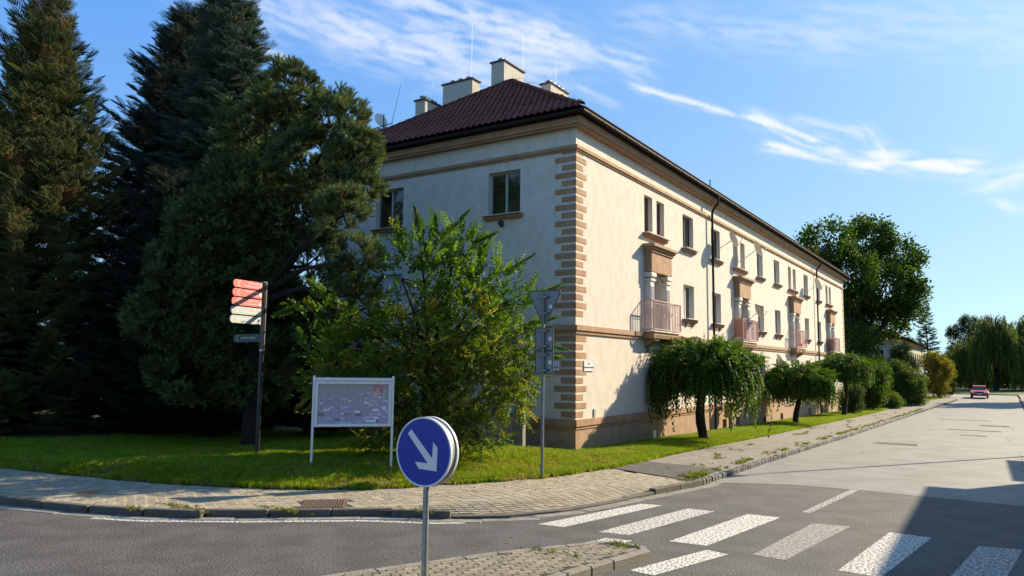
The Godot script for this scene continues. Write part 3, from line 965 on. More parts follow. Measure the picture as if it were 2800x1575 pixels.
func make_block() -> void:
	var b := thing("apartment_building", "long cream apartment block with brown quoins and hipped brown tile roof", "building")
	var tf := Transform3D(STREET, Vector3.ZERO)          # local x = -z
	var tg := Transform3D.IDENTITY
	var singles := [[9.42, 10.7], [13.1, 14.4], [20.8, 22.1], [24.55, 25.9], [32.6, 33.95], [36.75, 38.1]]
	var twins := [[5.37, 6.15, 6.57, 7.35], [16.5, 17.28, 17.75, 18.55], [28.1, 28.92, 29.4, 30.25], [40.25, 41.1, 41.55, 42.4]]
	var doors := []
	for w in twins:
		doors.append((w[0] + w[3]) / 2)
	var holes := []
	for w in singles:
		for y in [[7.52, 8.96], [4.57, 6.0], [1.72, 3.15]]:
			holes.append([w[0], w[1], y[0], y[1]])
	for i in 4:
		holes.append([twins[i][0], twins[i][1], 7.52, 8.96])
		holes.append([twins[i][2], twins[i][3], 7.52, 8.96])
		holes.append([doors[i] - 0.58, doors[i] + 0.58, 3.88, 6.04])
		holes.append([doors[i] + 0.1, doors[i] + 1.4, 1.72, 3.15])
	var gh := []
	for x in [[-3.32, -2.05], [-8.4, -7.05]]:
		for y in [[7.5, 8.97], [4.55, 5.98], [1.72, 3.15]]:
			gh.append([x[0], x[1], y[0], y[1]])
	var m := MB.new()
	holed(m, tf, 0, BL, 0.85, 10.4, holes)
	holed(m, tg, -BW, 0, 0.85, 10.4, gh)
	m.quad(Vector3(-BW, 0.85, 0), Vector3(-BW, 0.85, -BL), Vector3(-BW, 10.4, -BL), Vector3(-BW, 10.4, 0), Vector3.LEFT)
	m.quad(Vector3(-BW, 0.85, -BL), Vector3(0, 0.85, -BL), Vector3(0, 10.4, -BL), Vector3(-BW, 10.4, -BL), Vector3.FORWARD)
	part(b, "wall", m.mesh(), M.stucco)
	# dark core box; the gloom of unlit flats is put into its colour
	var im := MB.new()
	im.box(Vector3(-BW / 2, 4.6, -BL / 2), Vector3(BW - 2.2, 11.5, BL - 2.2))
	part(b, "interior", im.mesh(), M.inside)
	# plinth with cellar windows
	var cellar := []
	for z in [14.3, 16.4, 21.4, 25.2, 33.0, 37.2, 41.0]:
		cellar.append([z, z + 0.62, -0.55 if z > 20.0 else -0.35, -0.02 if z > 20.0 else 0.22])
	m = MB.new()
	var out := 0.015
	holed(m, Transform3D(STREET, Vector3(out, 0, out)), 0, BL + 2 * out, -2.2, 0.85, cellar, 0.2)
	holed(m, Transform3D(Basis.IDENTITY, Vector3(0, 0, out)), -BW, out, -2.2, 0.85, [], 0.2)
	m.quad(Vector3(-BW, -2.2, out), Vector3(-BW, -2.2, -BL), Vector3(-BW, 0.85, -BL), Vector3(-BW, 0.85, out), Vector3.LEFT)
	part(b, "plinth", m.mesh(), M.plinth)
	for c in cellar:
		var cw := window(b, Transform3D(STREET, Vector3(out, 0, out)), c[0], c[1], c[2], c[3], M.window_dark, {"name": "cellar_window", "sill": false})
		pbox(cw, "sill", M.sill_metal, Vector3(0, -0.015, 0.13), Vector3(0.7, 0.025, 0.24), 0.005)
	for e in [["plinth_band", [[0.76, 0.96, 0.085], [0.67, 0.757, 0.045]]], ["belt_course", [[3.66, 3.82, 0.10], [3.56, 3.657, 0.055]]], ["upper_belt", [[9.34, 9.45, 0.085], [9.28, 9.337, 0.045]]], ["cornice", [[10.0, 10.06, 0.22], [10.063, 10.28, 0.28]]]]:
		m = MB.new()
		for s in e[1]:
			band(m, s[0], s[1], s[2])
		part(b, e[0], m.mesh(), M.brown)
	m = MB.new()
	band(m, 10.283, 10.40, 0.36)
	part(b, "fascia", m.mesh(), M.gutter)
	# quoins
	var y := 1.02
	var long_one := false
	while y < 9.2:
		if y + 0.19 < 3.54 or y > 3.84:
			for s in 3:
				if s == 0:
					var w := 0.74 if long_one else 0.5
					pbox(b, "quoin", M.brown, Vector3(-w / 2 + 0.006, y + 0.09, 0.006), Vector3(w + 0.012, 0.18, 0.012), 0.003)
				elif s == 1:
					var w2 := 0.69 if long_one else 0.47
					pbox(b, "quoin", M.brown, Vector3(0.006, y + 0.09, -w2 / 2 - 0.001), Vector3(0.012, 0.18, w2), 0.004)
				else:
					var w3 := 0.69 if long_one else 0.47
					pbox(b, "quoin", M.brown, Vector3(0.006, y + 0.09, -BL + w3 / 2), Vector3(0.012, 0.18, w3), 0.004)
		long_one = not long_one
		y += 0.2555
	# windows of the street facade
	var styles := [M.window_dark, M.window_dark, M.window_white, M.window_white, M.window_white, M.window_white]
	var cur := ["left", "", "half", "half", "", ""]
	for i in 6:
		window(b, tf, singles[i][0], singles[i][1], 7.52, 8.96, styles[i], {"curtain": cur[i]})
		window(b, tf, singles[i][0], singles[i][1], 4.57, 6.0, M.window_white, {"curtain": ["left", "full", "half", "", "full", ""][i], "brackets": true})
		window(b, tf, singles[i][0], singles[i][1], 1.72, 3.15, M.window_white, {"curtain": ["full", "", "half", "half", "half", ""][i], "brackets": true})
	for i in 4:
		var fr = M.window_wood if i == 0 else M.window_white
		var w = twins[i]
		window(b, tf, w[0], w[1], 7.52, 8.96, fr, {"curtain": "half" if i == 2 else "", "sw": w[2] - w[0], "sx": (w[2] - w[0]) / 2})
		window(b, tf, w[2], w[3], 7.52, 8.96, fr, {"curtain": "half" if i == 2 else "", "sill": false})
		window(b, tf, doors[i] - 0.58, doors[i] + 0.58, 3.88, 6.04, M.window_white, {"name": "balcony_door", "sill": false, "curtain": "left", "shutter": 0.14 if i == 0 else 0.0})
		window(b, tf, doors[i] + 0.1, doors[i] + 1.4, 1.72, 3.15, M.window_white, {"curtain": "full", "brackets": true})
		balcony(b, -doors[i], i)
	# gable windows
	for x in [[-3.32, -2.05], [-8.4, -7.05]]:
		window(b, tg, x[0], x[1], 7.5, 8.97, M.window_old, {"curtain": "", "brackets": false})
		window(b, tg, x[0], x[1], 4.55, 5.98, M.window_white, {"shutter": 1.0})
		window(b, tg, x[0], x[1], 1.72, 3.15, M.window_white, {"curtain": "full"})
	make_roof(b)
	# rain water pipes
	for z in [-12.8, -36.2]:
		ptube(b, "downpipe", M.gutter, [Vector3(0.47, 10.34, z), Vector3(0.47, 10.12, z), Vector3(0.44, 9.98, z), Vector3(0.22, 9.72, z), Vector3(0.17, 9.55, z), Vector3(0.17, 9.2, z), Vector3(0.17, -1.2, z)], 0.052, 10)
	# small fittings
	pbox(b, "vent_grille", M.window_white, Vector3(0.03, 0.1, -6.1), Vector3(0.03, 0.34, 0.26), 0.005)
	for k in 6:
		pbox(b, "vent_slat", M.alu, Vector3(0.05, -0.02 + k * 0.047, -6.1), Vector3(0.012, 0.025, 0.2))
	pbox(b, "meter_box", M.chimney, Vector3(0.02, 1.12, -1.25), Vector3(0.04, 0.24, 0.14), 0.005)
	for c in [[-2.72, 7.2], [-2.9, 4.2]]:
		var lamp := pbox(b, "boiler_vent", M.dark_metal, Vector3(c[0], c[1], 0.09), Vector3(0.13, 0.2, 0.16), 0.03)
		ptube(lamp, "outlet", M.black, [Vector3(0, 0, 0.08), Vector3(0, 0, 0.13)], 0.05, 10)

func tile_mesh() -> ArrayMesh:
	# a pantile: wavy across, its foot lifted above the course below; local X across, Z down the slope
	var m := MB.new()
	var w := 0.262
	var seg := 7
	for i in seg:
		var q := []
		var nn := []
		for e in [[0, 0], [1, 0], [1, 1], [0, 1]]:
			var u := float(i + e[0]) / seg
			var x := (u - 0.5) * w
			var yy := 0.028 * sin(u * TAU - 0.6) + (0.048 if e[1] else 0.008)
			q.append(Vector3(x, yy, (-0.04 if e[1] == 0 else 0.355)))
			nn.append(Vector3(-0.028 * TAU / w * cos(u * TAU - 0.6), 1, -0.1).normalized())
		m.tri(q[0], q[1], q[2], nn[0], nn[1], nn[2])
		m.tri(q[0], q[2], q[3], nn[0], nn[2], nn[3])
		var dn := Vector3(0, -0.035, 0)
		m.quad(q[3], q[2], q[2] + dn, q[3] + dn, Vector3.BACK)
	return m.mesh()

func make_roof(b: Node3D) -> void:
	var C := Vector3(-5.5, 14.18, -4.63)
	var C2 := Vector3(-5.5, 14.18, -BL + 4.63)
	var e := 0.5
	var ey := 10.43
	var A := Vector3(-BW - e, ey, e); var B := Vector3(e, ey, e); var D := Vector3(e, ey, -BL - e); var F := Vector3(-BW - e, ey, -BL - e)
	var m := MB.new()
	for q in [[A, B, C], [D, F, C2]]:
		m.flat(q[0], q[1], q[2])
	m.flat(B, D, C2); m.flat(B, C2, C)
	m.flat(F, A, C); m.flat(F, C, C2)
	for i in range(0, m.n.size()):
		if m.n[i].y < 0:
			m.n[i] = -m.n[i]
	m.quad(A, B, D, F, Vector3.DOWN)
	var roof := part(b, "roof", m.mesh(), M.roof_bed)
	# tiles of the hipped end
	var mid := (A + B) / 2
	var up := (C - mid)
	var ln := up.length()
	up /= ln
	var ac := Vector3(1, 0, 0)
	var nrm := ac.cross(-up).normalized()
	if nrm.y < 0:
		nrm = -nrm
	var basis := Basis(ac, nrm, -up)
	var tm := tile_mesh()
	var spots := []
	var rows := int(ln / 0.335)
	for r in rows + 1:
		var d := 0.02 + r * 0.335
		var half := (BW / 2 + e) * (1.0 - d / ln)
		var k := int(half / 0.25)
		for i in range(-k, k + 1):
			var x := i * 0.25 + (0.125 if r % 2 else 0.0)
			if absf(x) > half - 0.02:
				continue
			# keep clear of the bell-cast: the lowest courses lie flatter
			spots.append(mid + up * (d + 0.30) + ac * x + nrm * (0.02 + 0.06 * maxf(0.0, 1.0 - d / 1.2)))
	spots.sort_custom(func(p, q): return p.distance_squared_to(EYE) < q.distance_squared_to(EYE))
	rng.seed = 12
	var rest := [MB.new(), MB.new(), MB.new(), MB.new()]
	var arr := tm.surface_get_arrays(0)
	var tv: PackedVector3Array = arr[Mesh.ARRAY_VERTEX]
	var tn: PackedVector3Array = arr[Mesh.ARRAY_NORMAL]
	for i in spots.size():
		var bb := basis * Basis(Vector3.UP, rng.randf_range(-0.012, 0.012)) * Basis(Vector3.RIGHT, rng.randf_range(-0.01, 0.012))
		var t := Transform3D(bb, spots[i])
		var k := rng.randi() % 4
		if i < 300:
			part(roof, "roof_tile", tm, M.tile[k]).transform = t
		else:
			for j in tv.size():
				rest[k].v.append(t * tv[j])
				rest[k].n.append(t.basis * tn[j])
	for k in 4:
		if rest[k].v.size():
			part(roof, "roof_tiles", rest[k].mesh(), M.tile[k]).set_meta("kind", "stuff")
	# the street and court slopes, seen only as a thin edge: courses of tiles as stepped boards
	for sd in [1.0, -1.0]:
		var E0 := Vector3(e if sd > 0 else -BW - e, ey, -BL / 2)
		var top := Vector3(-5.5, 14.18, -BL / 2)
		var dir := (top - E0)
		var sl := dir.length()
		dir /= sl
		var n2 := Vector3(0, 0, sd).cross(dir)
		if n2.y < 0:
			n2 = -n2
		var cm := MB.new()
		for r in int(sl / 0.335):
			var f := (r + 0.5) * 0.335 / sl
			var zl := lerpf(BL / 2 + e, BL / 2 - 4.63, f)
			cm.box(Vector3.ZERO, Vector3(0.40, 0.035, 2 * zl - 0.1), Transform3D(Basis(dir, n2, dir.cross(n2)), E0 + dir * (f * sl) + n2 * 0.035) * Transform3D(Basis(Vector3.BACK, -0.07), Vector3.ZERO))
		part(roof, "tile_courses", cm.mesh(), M.tile[0])
	# half-round hip and ridge tiles
	var capm := MB.new()
	for i in 8:
		for j in 1:
			var a0 := PI * i / 8.0; var a1 := PI * (i + 1) / 8.0
			var q0 := Vector3(cos(a0) * 0.10, sin(a0) * 0.085, -0.2); var q1 := Vector3(cos(a1) * 0.10, sin(a1) * 0.085, -0.2)
			var q2 := Vector3(cos(a1) * 0.125, sin(a1) * 0.115, 0.2); var q3 := Vector3(cos(a0) * 0.125, sin(a0) * 0.115, 0.2)
			var n0 := Vector3(cos(a0), sin(a0), 0); var n1 := Vector3(cos(a1), sin(a1), 0)
			capm.tri(q0, q1, q2, n0, n1, n1)
			capm.tri(q0, q2, q3, n0, n1, n0)
			capm.quad(q3, q2, q2 * Vector3(0.8, 0.75, 1), q3 * Vector3(0.8, 0.75, 1), Vector3.BACK)
	var cap := capm.mesh()
	for seg in [[C, B], [C, A], [C2, C]]:
		var d2: Vector3 = (seg[1] - seg[0])
		var l2 := d2.length()
		d2 /= l2
		var x2 := Vector3.UP.cross(d2).normalized()
		var bs := Basis(x2, d2.cross(x2), d2)
		for i in int(l2 / 0.33):
			var s := 0.15 + i * 0.33
			if seg[0] == C2 and s < 22.0:
				continue
			var o := part(roof, "hip_tile", cap, M.tile[rng.randi() % 4])
			o.transform = Transform3D(bs, seg[0] + d2 * s + bs.y * (0.02 + 0.05 * maxf(0.0, (s - l2 + 1.0))))
	# gutter with its brackets
	var gm := MB.new()
	var go := 0.47
	var gc := [Vector3(-BW - go, 10.36, go), Vector3(go, 10.36, go), Vector3(go, 10.36, -BL - go)]
	for i in 2:
		var p: Vector3 = gc[i]; var q: Vector3 = gc[i + 1]
		gm.tube([p, q], [0.07, 0.07], 12)
		var dd := (q - p).normalized()
		for k in int(p.distance_to(q) / 0.9):
			gm.tube([p + dd * (0.4 + k * 0.9), p + dd * (0.43 + k * 0.9)], [0.079, 0.079], 10)
	part(b, "gutter", gm.mesh(), M.gutter)
	# chimneys
	for c in [[-6.74, -6.09, -6.58, -5.0, 12.9, 15.33], [-9.34, -7.73, -5.56, -5.0, 11.2, 14.88], [-9.19, -8.67, -4.06, -3.0, 11.0, 13.5], [-11.3, -10.0, -2.75, -2.2, 10.4, 12.2], [-6.08, -5.56, -9.64, -8.0, 13.0, 15.25], [-6.2, -5.6, -26.0, -24.4, 13.0, 15.0]]:
		var ctr := Vector3((c[0] + c[1]) / 2, (c[4] + c[5]) / 2, (c[2] + c[3]) / 2)
		var sz := Vector3(c[1] - c[0], c[5] - c[4], c[3] - c[2])
		var ch := pbox(b, "chimney", M.chimney, ctr, sz, 0.01)
		pbox(ch, "chimney_cap", M.chimney_cap, Vector3(0, sz.y / 2 + 0.03, 0), Vector3(sz.x + 0.12, 0.07, sz.z + 0.12), 0.01)
		var along := sz.z > sz.x
		var cnt := 4 if c[0] > -9.3 else 3
		for k in cnt:
			var f := (k + 0.5) / cnt - 0.5
			var pp := Vector3(0, sz.y / 2 + 0.06, f * sz.z * 0.9) if along else Vector3(f * sz.x * 0.8, sz.y / 2 + 0.06, 0)
			var pot := MB.new()
			pot.tube([pp, pp + Vector3(0, 0.12, 0)], [0.07, 0.07], 10)
			pot.tube([pp + Vector3(0, 0.13, 0), pp + Vector3(0, 0.17, 0), pp + Vector3(0, 0.19, 0)], [0.13, 0.14, 0.03], 12)
			part(ch, "chimney_pot", pot.mesh(), M.zinc)
	# lightning rods and a wire along the hip
	for r in [[Vector3(-8.0, 14.6, -5.3), 2.9], [Vector3(-6.1, 14.8, -6.5), 2.3], [Vector3(-5.8, 14.9, -8.9), 1.7], [Vector3(-9.0, 13.2, -3.9), 1.6], [Vector3(-10.6, 12.0, -2.5), 1.3], [Vector3(-0.5, 11.0, -6.0), 0.9], [Vector3(-3.0, 12.4, -14.0), 1.6], [Vector3(-5.5, 14.1, -20.0), 1.6]]:
		ptube(b, "lightning_rod", M.alu, [r[0], r[0] + Vector3(0, r[1], 0)], [0.006, 0.003], 5)
	ptube(b, "antenna_mast", M.dark_metal, [Vector3(-0.35, 10.6, -14.2), Vector3(-0.35, 11.5, -14.2)], 0.03, 6)
	ptube(b, "antenna_arm", M.dark_metal, [Vector3(-0.35, 11.15, -13.9), Vector3(-0.35, 11.15, -14.6)], 0.018, 6)
	var wire := []
	for k in 12:
		var f2 := k / 11.0
		wire.append(C.lerp(B, f2 * 0.55) + Vector3(0.05, 0.28 - 0.25 * absf(sin(f2 * 9.0)) * 0.4, 0))
	ptube(b, "lightning_wire", M.alu, wire, 0.008, 4)

func sat_dish(label: String, at: Vector3, r: float, wall: Vector3, facing: Vector3) -> void:
	var o := thing("satellite_dish", label, "satellite dish", at, 0.0, "satellite dishes on the apartment block")
	var m := MB.new()
	var n := facing.normalized()
	var x := Vector3.UP.cross(n).normalized()
	var bs := Basis(x, n.cross(x), n)
	for i in 4:
		for a in 20:
			var q := []
			var nn := []
			for e in [[0, 0], [1, 0], [1, 1], [0, 1]]:
				var rr: float = r * (i + e[0]) / 4.0
				var an: float = TAU * (a + e[1]) / 20.0
				q.append(bs * Vector3(cos(an) * rr * 0.92, sin(an) * rr, rr * rr / r * 0.28))
				nn.append(bs * Vector3(-cos(an) * rr / r * 0.5, -sin(an) * rr / r * 0.5, 1).normalized())
			m.tri(q[0], q[1], q[2], nn[0], nn[1], nn[2])
			m.tri(q[0], q[2], q[3], nn[0], nn[2], nn[3])
	part(o, "dish", m.mesh(), M.dish)
	var foc := bs * Vector3(0, -r * 0.35, r * 1.15)
	ptube(o, "feed_arm", M.zinc, [bs * Vector3(0, -r * 0.95, r * 0.28), foc], 0.014, 6)
	pbox(o, "receiver", M.dish, foc, Vector3(0.07, 0.07, 0.1), 0.015)
	ptube(o, "wall_bracket", M.zinc, [bs * Vector3(0, -0.05, -0.04), Vector3(0, -0.08, 0) - n * 0.15, (wall - at) + Vector3(0, 0.0, 0)], 0.02, 6)

func make_fittings() -> void:
	var face := Vector3(0.84, 0.42, -0.55)
	sat_dish("satellite dish over the upper window right of the first downpipe", Vector3(0.70, 8.47, -13.9), 0.42, Vector3(0.0, 8.3, -14.75), face)
	sat_dish("satellite dish beside an upper window at the second twin window", Vector3(0.70, 8.6, -18.1), 0.42, Vector3(0.0, 8.35, -18.9), face)
	sat_dish("satellite dish beside the balcony with the lace curtain", Vector3(0.70, 5.38, -18.0), 0.42, Vector3(0.0, 5.15, -19.4), face)
	sat_dish("satellite dish behind the second downpipe, by an upper window", Vector3(0.70, 8.25, -33.2), 0.45, Vector3(0.0, 8.0, -34.3), face)
	sat_dish("satellite dish low on the facade above the second weeping tree", Vector3(0.65, 2.97, -22.4), 0.4, Vector3(0.0, 2.8, -23.2), face)
	var rd := thing("satellite_dish", "white satellite dish on a roof mast behind the left hip", "satellite dish", Vector3(-10.1, 12.1, -2.1), 0.0, "satellite dishes on the apartment block")
	ptube(rd, "mast", M.dark_metal, [Vector3(0, -0.9, 0), Vector3(0, 0.75, 0)], 0.028, 6)
	ptube(rd, "cross_arm", M.dark_metal, [Vector3(-1.0, 0.05, 0.3), Vector3(0.5, 0.3, 0)], 0.02, 6)
	ptube(rd, "aerial", M.dark_metal, [Vector3(0.45, 0.3, 0), Vector3(0.9, 1.9, 0)], [0.012, 0.006], 5)
	var m := MB.new()
	var n := Vector3(0.95, 0.3, 0.15).normalized()
	var x := Vector3.UP.cross(n).normalized()
	var bs := Basis(x, n.cross(x), n)
	for a in 24:
		var a0 := TAU * a / 24; var a1 := TAU * (a + 1) / 24
		for i in 3:
			var q := []
			for e in [[a0, i], [a0, i + 1], [a1, i + 1], [a1, i]]:
				var rr: float = 0.33 * e[1] / 3.0
				q.append(bs * Vector3(cos(e[0]) * rr, sin(e[0]) * rr, rr * rr * 0.6))
			m.quad(q[0], q[1], q[2], q[3], n)
	part(rd, "dish", m.mesh(), M.dish, Vector3(-0.2, 0.5, 0))
	# street name plates at the corner
	for s in 2:
		var t := Transform3D(STREET, Vector3(0.024, 2.58, -0.82)) if s == 0 else Transform3D(Basis.IDENTITY, Vector3(-0.86, 2.58, 0.024))
		var o := thing("street_name_plate", ["white street name plate on the sunlit facade beside the quoins", "white street name plate on the shaded gable beside the quoins"][s], "sign", t.origin, t.basis.get_euler().y)
		pbox(o, "plate", M.sign_white, Vector3.ZERO, Vector3(0.66, 0.34, 0.012), 0.003)
		for e in [[0, 0.158, 0.63, 0.008], [0, -0.158, 0.63, 0.008], [-0.318, 0, 0.008, 0.31], [0.318, 0, 0.008, 0.31]]:
			pbox(o, "border_line", M.dark_panel, Vector3(e[0], e[1], 0.007), Vector3(e[2], e[3], 0.003))
		text(o, "lettering", "ULICA", 0.062, M.dark_panel, Transform3D(Basis.IDENTITY, Vector3(0, 0.07, 0.008)))
		text(o, "lettering", ["RICHTÁRA PEREGRINA", "ČSL. ARMÁDY"][s], [0.058, 0.085][s], M.dark_panel, Transform3D(Basis.IDENTITY, Vector3(0, -0.05, 0.008)), HORIZONTAL_ALIGNMENT_CENTER, true)
	# gas meter cabinet on two posts
	var g := thing("gas_cabinet", "yellow metal gas cabinet on two posts by the plinth", "cabinet", Vector3(0.45, hh(-13.9), -14.0), PI / 2)
	pbox(g, "box", M.yellow_box, Vector3(0, 0.92, 0), Vector3(0.62, 0.66, 0.34), 0.015)
	pbox(g, "door", M.yellow_box, Vector3(0, 0.92, 0.178), Vector3(0.54, 0.58, 0.016), 0.006)
	pbox(g, "roof_plate", M.yellow_box, Vector3(0, 1.265, 0), Vector3(0.68, 0.03, 0.4), 0.008)
	for s in [-1, 1]:
		ptube(g, "post", M.dark_metal, [Vector3(s * 0.12, -0.3, 0), Vector3(s * 0.12, 0.6, 0)], 0.035, 8)
	# concrete post and the low cabinet with a scrawl, in front of the gable
	var cp := thing("concrete_post", "sunlit square concrete post standing in front of the gable", "post", Vector3(-0.72, hh(2.0) - 0.1, 2.0), 0.15)
	pbox(cp, "shaft", M.concrete, Vector3(0, 0.9, 0), Vector3(0.28, 2.4, 0.24), 0.02)
	pbox(cp, "cap", M.concrete, Vector3(0, 2.13, 0), Vector3(0.34, 0.06, 0.3), 0.012)
	var ub := thing("utility_cabinet", "low grey cabinet with a scrawled mark by the gable", "cabinet", Vector3(-1.95, hh(1.4) - 0.1, 1.4), 0.05)
	pbox(ub, "body", M.concrete, Vector3(0, 0.55, 0), Vector3(1.0, 1.3, 0.4), 0.01)
	pbox(ub, "lid", M.concrete, Vector3(0, 1.225, 0.01), Vector3(1.06, 0.05, 0.46), 0.01)
	for k in 2:
		pbox(ub, "door", M.chimney, Vector3(-0.245 + k * 0.49, 0.6, 0.206), Vector3(0.47, 1.1, 0.012), 0.004)
	ptube(ub, "scrawl", M.black, [Vector3(-0.02, 0.72, 0.217), Vector3(-0.12, 0.75, 0.217), Vector3(-0.18, 0.62, 0.217), Vector3(-0.12, 0.48, 0.217), Vector3(0.0, 0.5, 0.217)], 0.012, 5)
	ptube(ub, "scrawl", M.black, [Vector3(0.08, 0.72, 0.217), Vector3(0.07, 0.5, 0.217), Vector3(0.14, 0.6, 0.217), Vector3(0.2, 0.5, 0.217), Vector3(0.24, 0.68, 0.217)], 0.012, 5)


# ------------------------------------------------------------------ signs
func disc(r: float, z0: float, z1: float, k := 48) -> ArrayMesh:
	var m := MB.new()
	var p := PackedVector2Array()
	for i in k:
		p.append(Vector2(cos(TAU * i / k) * r, sin(TAU * i / k) * r))
	m.prism(p, z0, z1)
	return m.mesh()

func ring_mesh(r0: float, r1: float, z0: float, z1: float, k := 48) -> ArrayMesh:
	var m := MB.new()
	for i in k:
		var a := Vector3(cos(TAU * i / k), sin(TAU * i / k), 0); var b := Vector3(cos(TAU * (i + 1) / k), sin(TAU * (i + 1) / k), 0)
		var f := Vector3(0, 0, z1); var g := Vector3(0, 0, z0)
		m.quad(a * r0 + f, b * r0 + f, b * r1 + f, a * r1 + f, Vector3.BACK)
		m.quad(a * r0 + g, b * r0 + g, b * r1 + g, a * r1 + g, Vector3.FORWARD)
		m.tri(a * r1 + f, b * r1 + f, b * r1 + g, a, b, b)
		m.tri(a * r1 + f, b * r1 + g, a * r1 + g, a, b, a)
		m.tri(a * r0 + f, b * r0 + f, b * r0 + g, -a, -b, -b)
		m.tri(a * r0 + f, b * r0 + g, a * r0 + g, -a, -b, -a)
	return m.mesh()

func make_signs() -> void:
	# keep-right sign: two discs back to back on a galvanised post
	var base := Vector3(5.80, hh(14.16), 14.16)
	var o := thing("keep_right_sign", "round blue road sign with white diagonal arrow on a steel post", "road sign", base, deg_to_rad(2.0))
	ptube(o, "post", M.steel, [Vector3(0, -0.2, -0.06), Vector3(0, 0.6, -0.06), Vector3(0.004, 1.6, -0.06), Vector3(0, 1.74, -0.06)], 0.031, 14)
	var arrow := PackedVector2Array()
	for p in [[-0.46, 0.62], [0.325, -0.168], [0.35, 0.30], [0.51, 0.14], [0.49, -0.52], [-0.15, -0.49], [-0.30, -0.30], [0.17, -0.316], [-0.58, 0.49]]:
		arrow.append(Vector2(p[0], p[1]) * 0.35)
	var cy := 1.48
	for s in 2:
		var f := part(o, "disc", disc(0.342, -0.012, 0.0), M.blue, Vector3(0, cy, 0.0 if s == 0 else -0.125), Vector3(0, PI * s, 0))
		part(f, "rim", ring_mesh(0.333, 0.35, -0.02, 0.004), M.sign_white)
		var am := MB.new()
		am.prism(arrow, 0.001, 0.003)
		part(f, "arrow", am.mesh(), M.sign_white)
		part(f, "back_plate", disc(0.34, -0.02, -0.0125), M.sign_back)
	part(o, "flange", ring_mesh(0.315, 0.335, -0.105, -0.021), M.sign_back, Vector3(0, cy, 0))
	# yield sign seen from behind, with two plates below
	o = thing("yield_sign", "back of a triangular road sign with two plates on a grey post", "road sign", Vector3(2.11, hh(5.53), 5.53))
	ptube(o, "post", M.paint_grey, [Vector3(0, -0.2, 0), Vector3(0, 4.12, 0)], 0.036, 14)
	var tri := PackedVector2Array()
	for c in [[-0.36, 4.15, 90, 210], [0.0, 3.47, 210, 330], [0.36, 4.15, -30, 90]]:
		for k in 6:
			var an := deg_to_rad(lerpf(c[2], c[3], k / 5.0))
			tri.append(Vector2(c[0] + cos(an) * 0.05, c[1] + sin(an) * 0.05))
	var tm := MB.new()
	tm.prism(tri, -0.075, -0.060)
	var tp := part(o, "triangle_plate", tm.mesh(), M.sign_back)
	var em := MB.new()
	for i in tri.size():
		var a := tri[i]; var b := tri[(i + 1) % tri.size()]
		em.tube([Vector3(a.x, a.y, -0.062), Vector3(b.x, b.y, -0.062)], [0.012, 0.012], 6)
	part(tp, "folded_edge", em.mesh(), M.sign_edge)
	var wm := MB.new()
	var inner: PackedVector2Array = Geometry2D.offset_polygon(tri, -0.09)[0]
	wm.prism(tri, -0.080, -0.0755)
	part(tp, "red_border", wm.mesh(), M.red_panel)
	wm = MB.new()
	wm.prism(inner, -0.083, -0.0805)
	part(tp, "white_field", wm.mesh(), M.sign_white)
	for y in [3.10, 2.565]:
		var pl := pbox(o, "plate", M.sign_back, Vector3(0, y, -0.068), Vector3(0.46, 0.515, 0.014), 0.005)
		for e in [[0, 0.255, 0.46, 0.02], [0, -0.255, 0.46, 0.02], [-0.227, 0, 0.02, 0.5], [0.227, 0, 0.02, 0.5]]:
			pbox(pl, "folded_edge", M.sign_edge, Vector3(e[0], e[1], 0.008), Vector3(e[2], e[3], 0.024), 0.004)
		pbox(pl, "sticker", M.sign_white, Vector3(0.15, 0.0, 0.009), Vector3(0.075, 0.085, 0.004))
		pbox(pl, "face", M.sign_white, Vector3(0, 0, -0.009), Vector3(0.45, 0.5, 0.003))
	pbox(tp, "sticker", M.sign_white, Vector3(0.16, 3.83, -0.058), Vector3(0.075, 0.08, 0.004))
	for y in [4.05, 3.68, 3.28, 2.93, 2.74, 2.39]:
		pbox(o, "clamp", M.steel, Vector3(0, y, -0.02), Vector3(0.2, 0.035, 0.085), 0.006)
		for s in [-1, 1]:
			ptube(o, "bolt", M.black, [Vector3(s * 0.12, y, -0.06), Vector3(s * 0.12, y, -0.02)], 0.018, 6)
	# wayfinding post
	o = thing("wayfinding_post", "dark pole carrying red and grey direction panels at the lawn edge", "signpost", Vector3(-4.06, lawn_y(-4.06, 8.33) - 0.05, 8.33))
	var yb := -o.position.y
	ptube(o, "lower_pole", M.post_dark, [Vector3(0, -0.2, 0), Vector3(0, 2.86 + yb, 0)], 0.056, 14)
	ptube(o, "collar", M.zinc, [Vector3(0, 2.84 + yb, 0), Vector3(0, 2.88 + yb, 0)], 0.062, 14)
	pbox(o, "upper_pole", M.post_dark, Vector3(0, 3.68 + yb, 0), Vector3(0.085, 1.62, 0.085), 0.008)
	pbox(o, "edge_trim", M.zinc, Vector3(0.046, 3.68 + yb, -0.03), Vector3(0.008, 1.6, 0.02))
	pbox(o, "cap", M.zinc, Vector3(0, 4.5 + yb, 0), Vector3(0.095, 0.025, 0.095), 0.005)
	var outline := func(ln: float, h: float) -> PackedVector2Array:
		var p := PackedVector2Array([Vector2(0, -h / 2), Vector2(0, h / 2)])
		for k in 9:
			var an := PI / 2 + PI * k / 8.0
			p.append(Vector2(-ln + h * 0.42 + cos(an) * h * 0.42, sin(an) * h / 2))
		return p
	var chevron := func(parent: Node, x: float, h: float, mat: Material, back := 1.0) -> void:
		var c := MB.new()
		c.prism(PackedVector2Array([Vector2(x + 0.09 * back, h / 2), Vector2(x + 0.105 * back, h / 2), Vector2(x + 0.015 * back, 0), Vector2(x + 0.105 * back, -h / 2), Vector2(x + 0.09 * back, -h / 2), Vector2(x, 0)]), 0.0, 0.002)
		part(parent, "chevron", c.mesh(), mat, Vector3(0, 0, 0.0125))
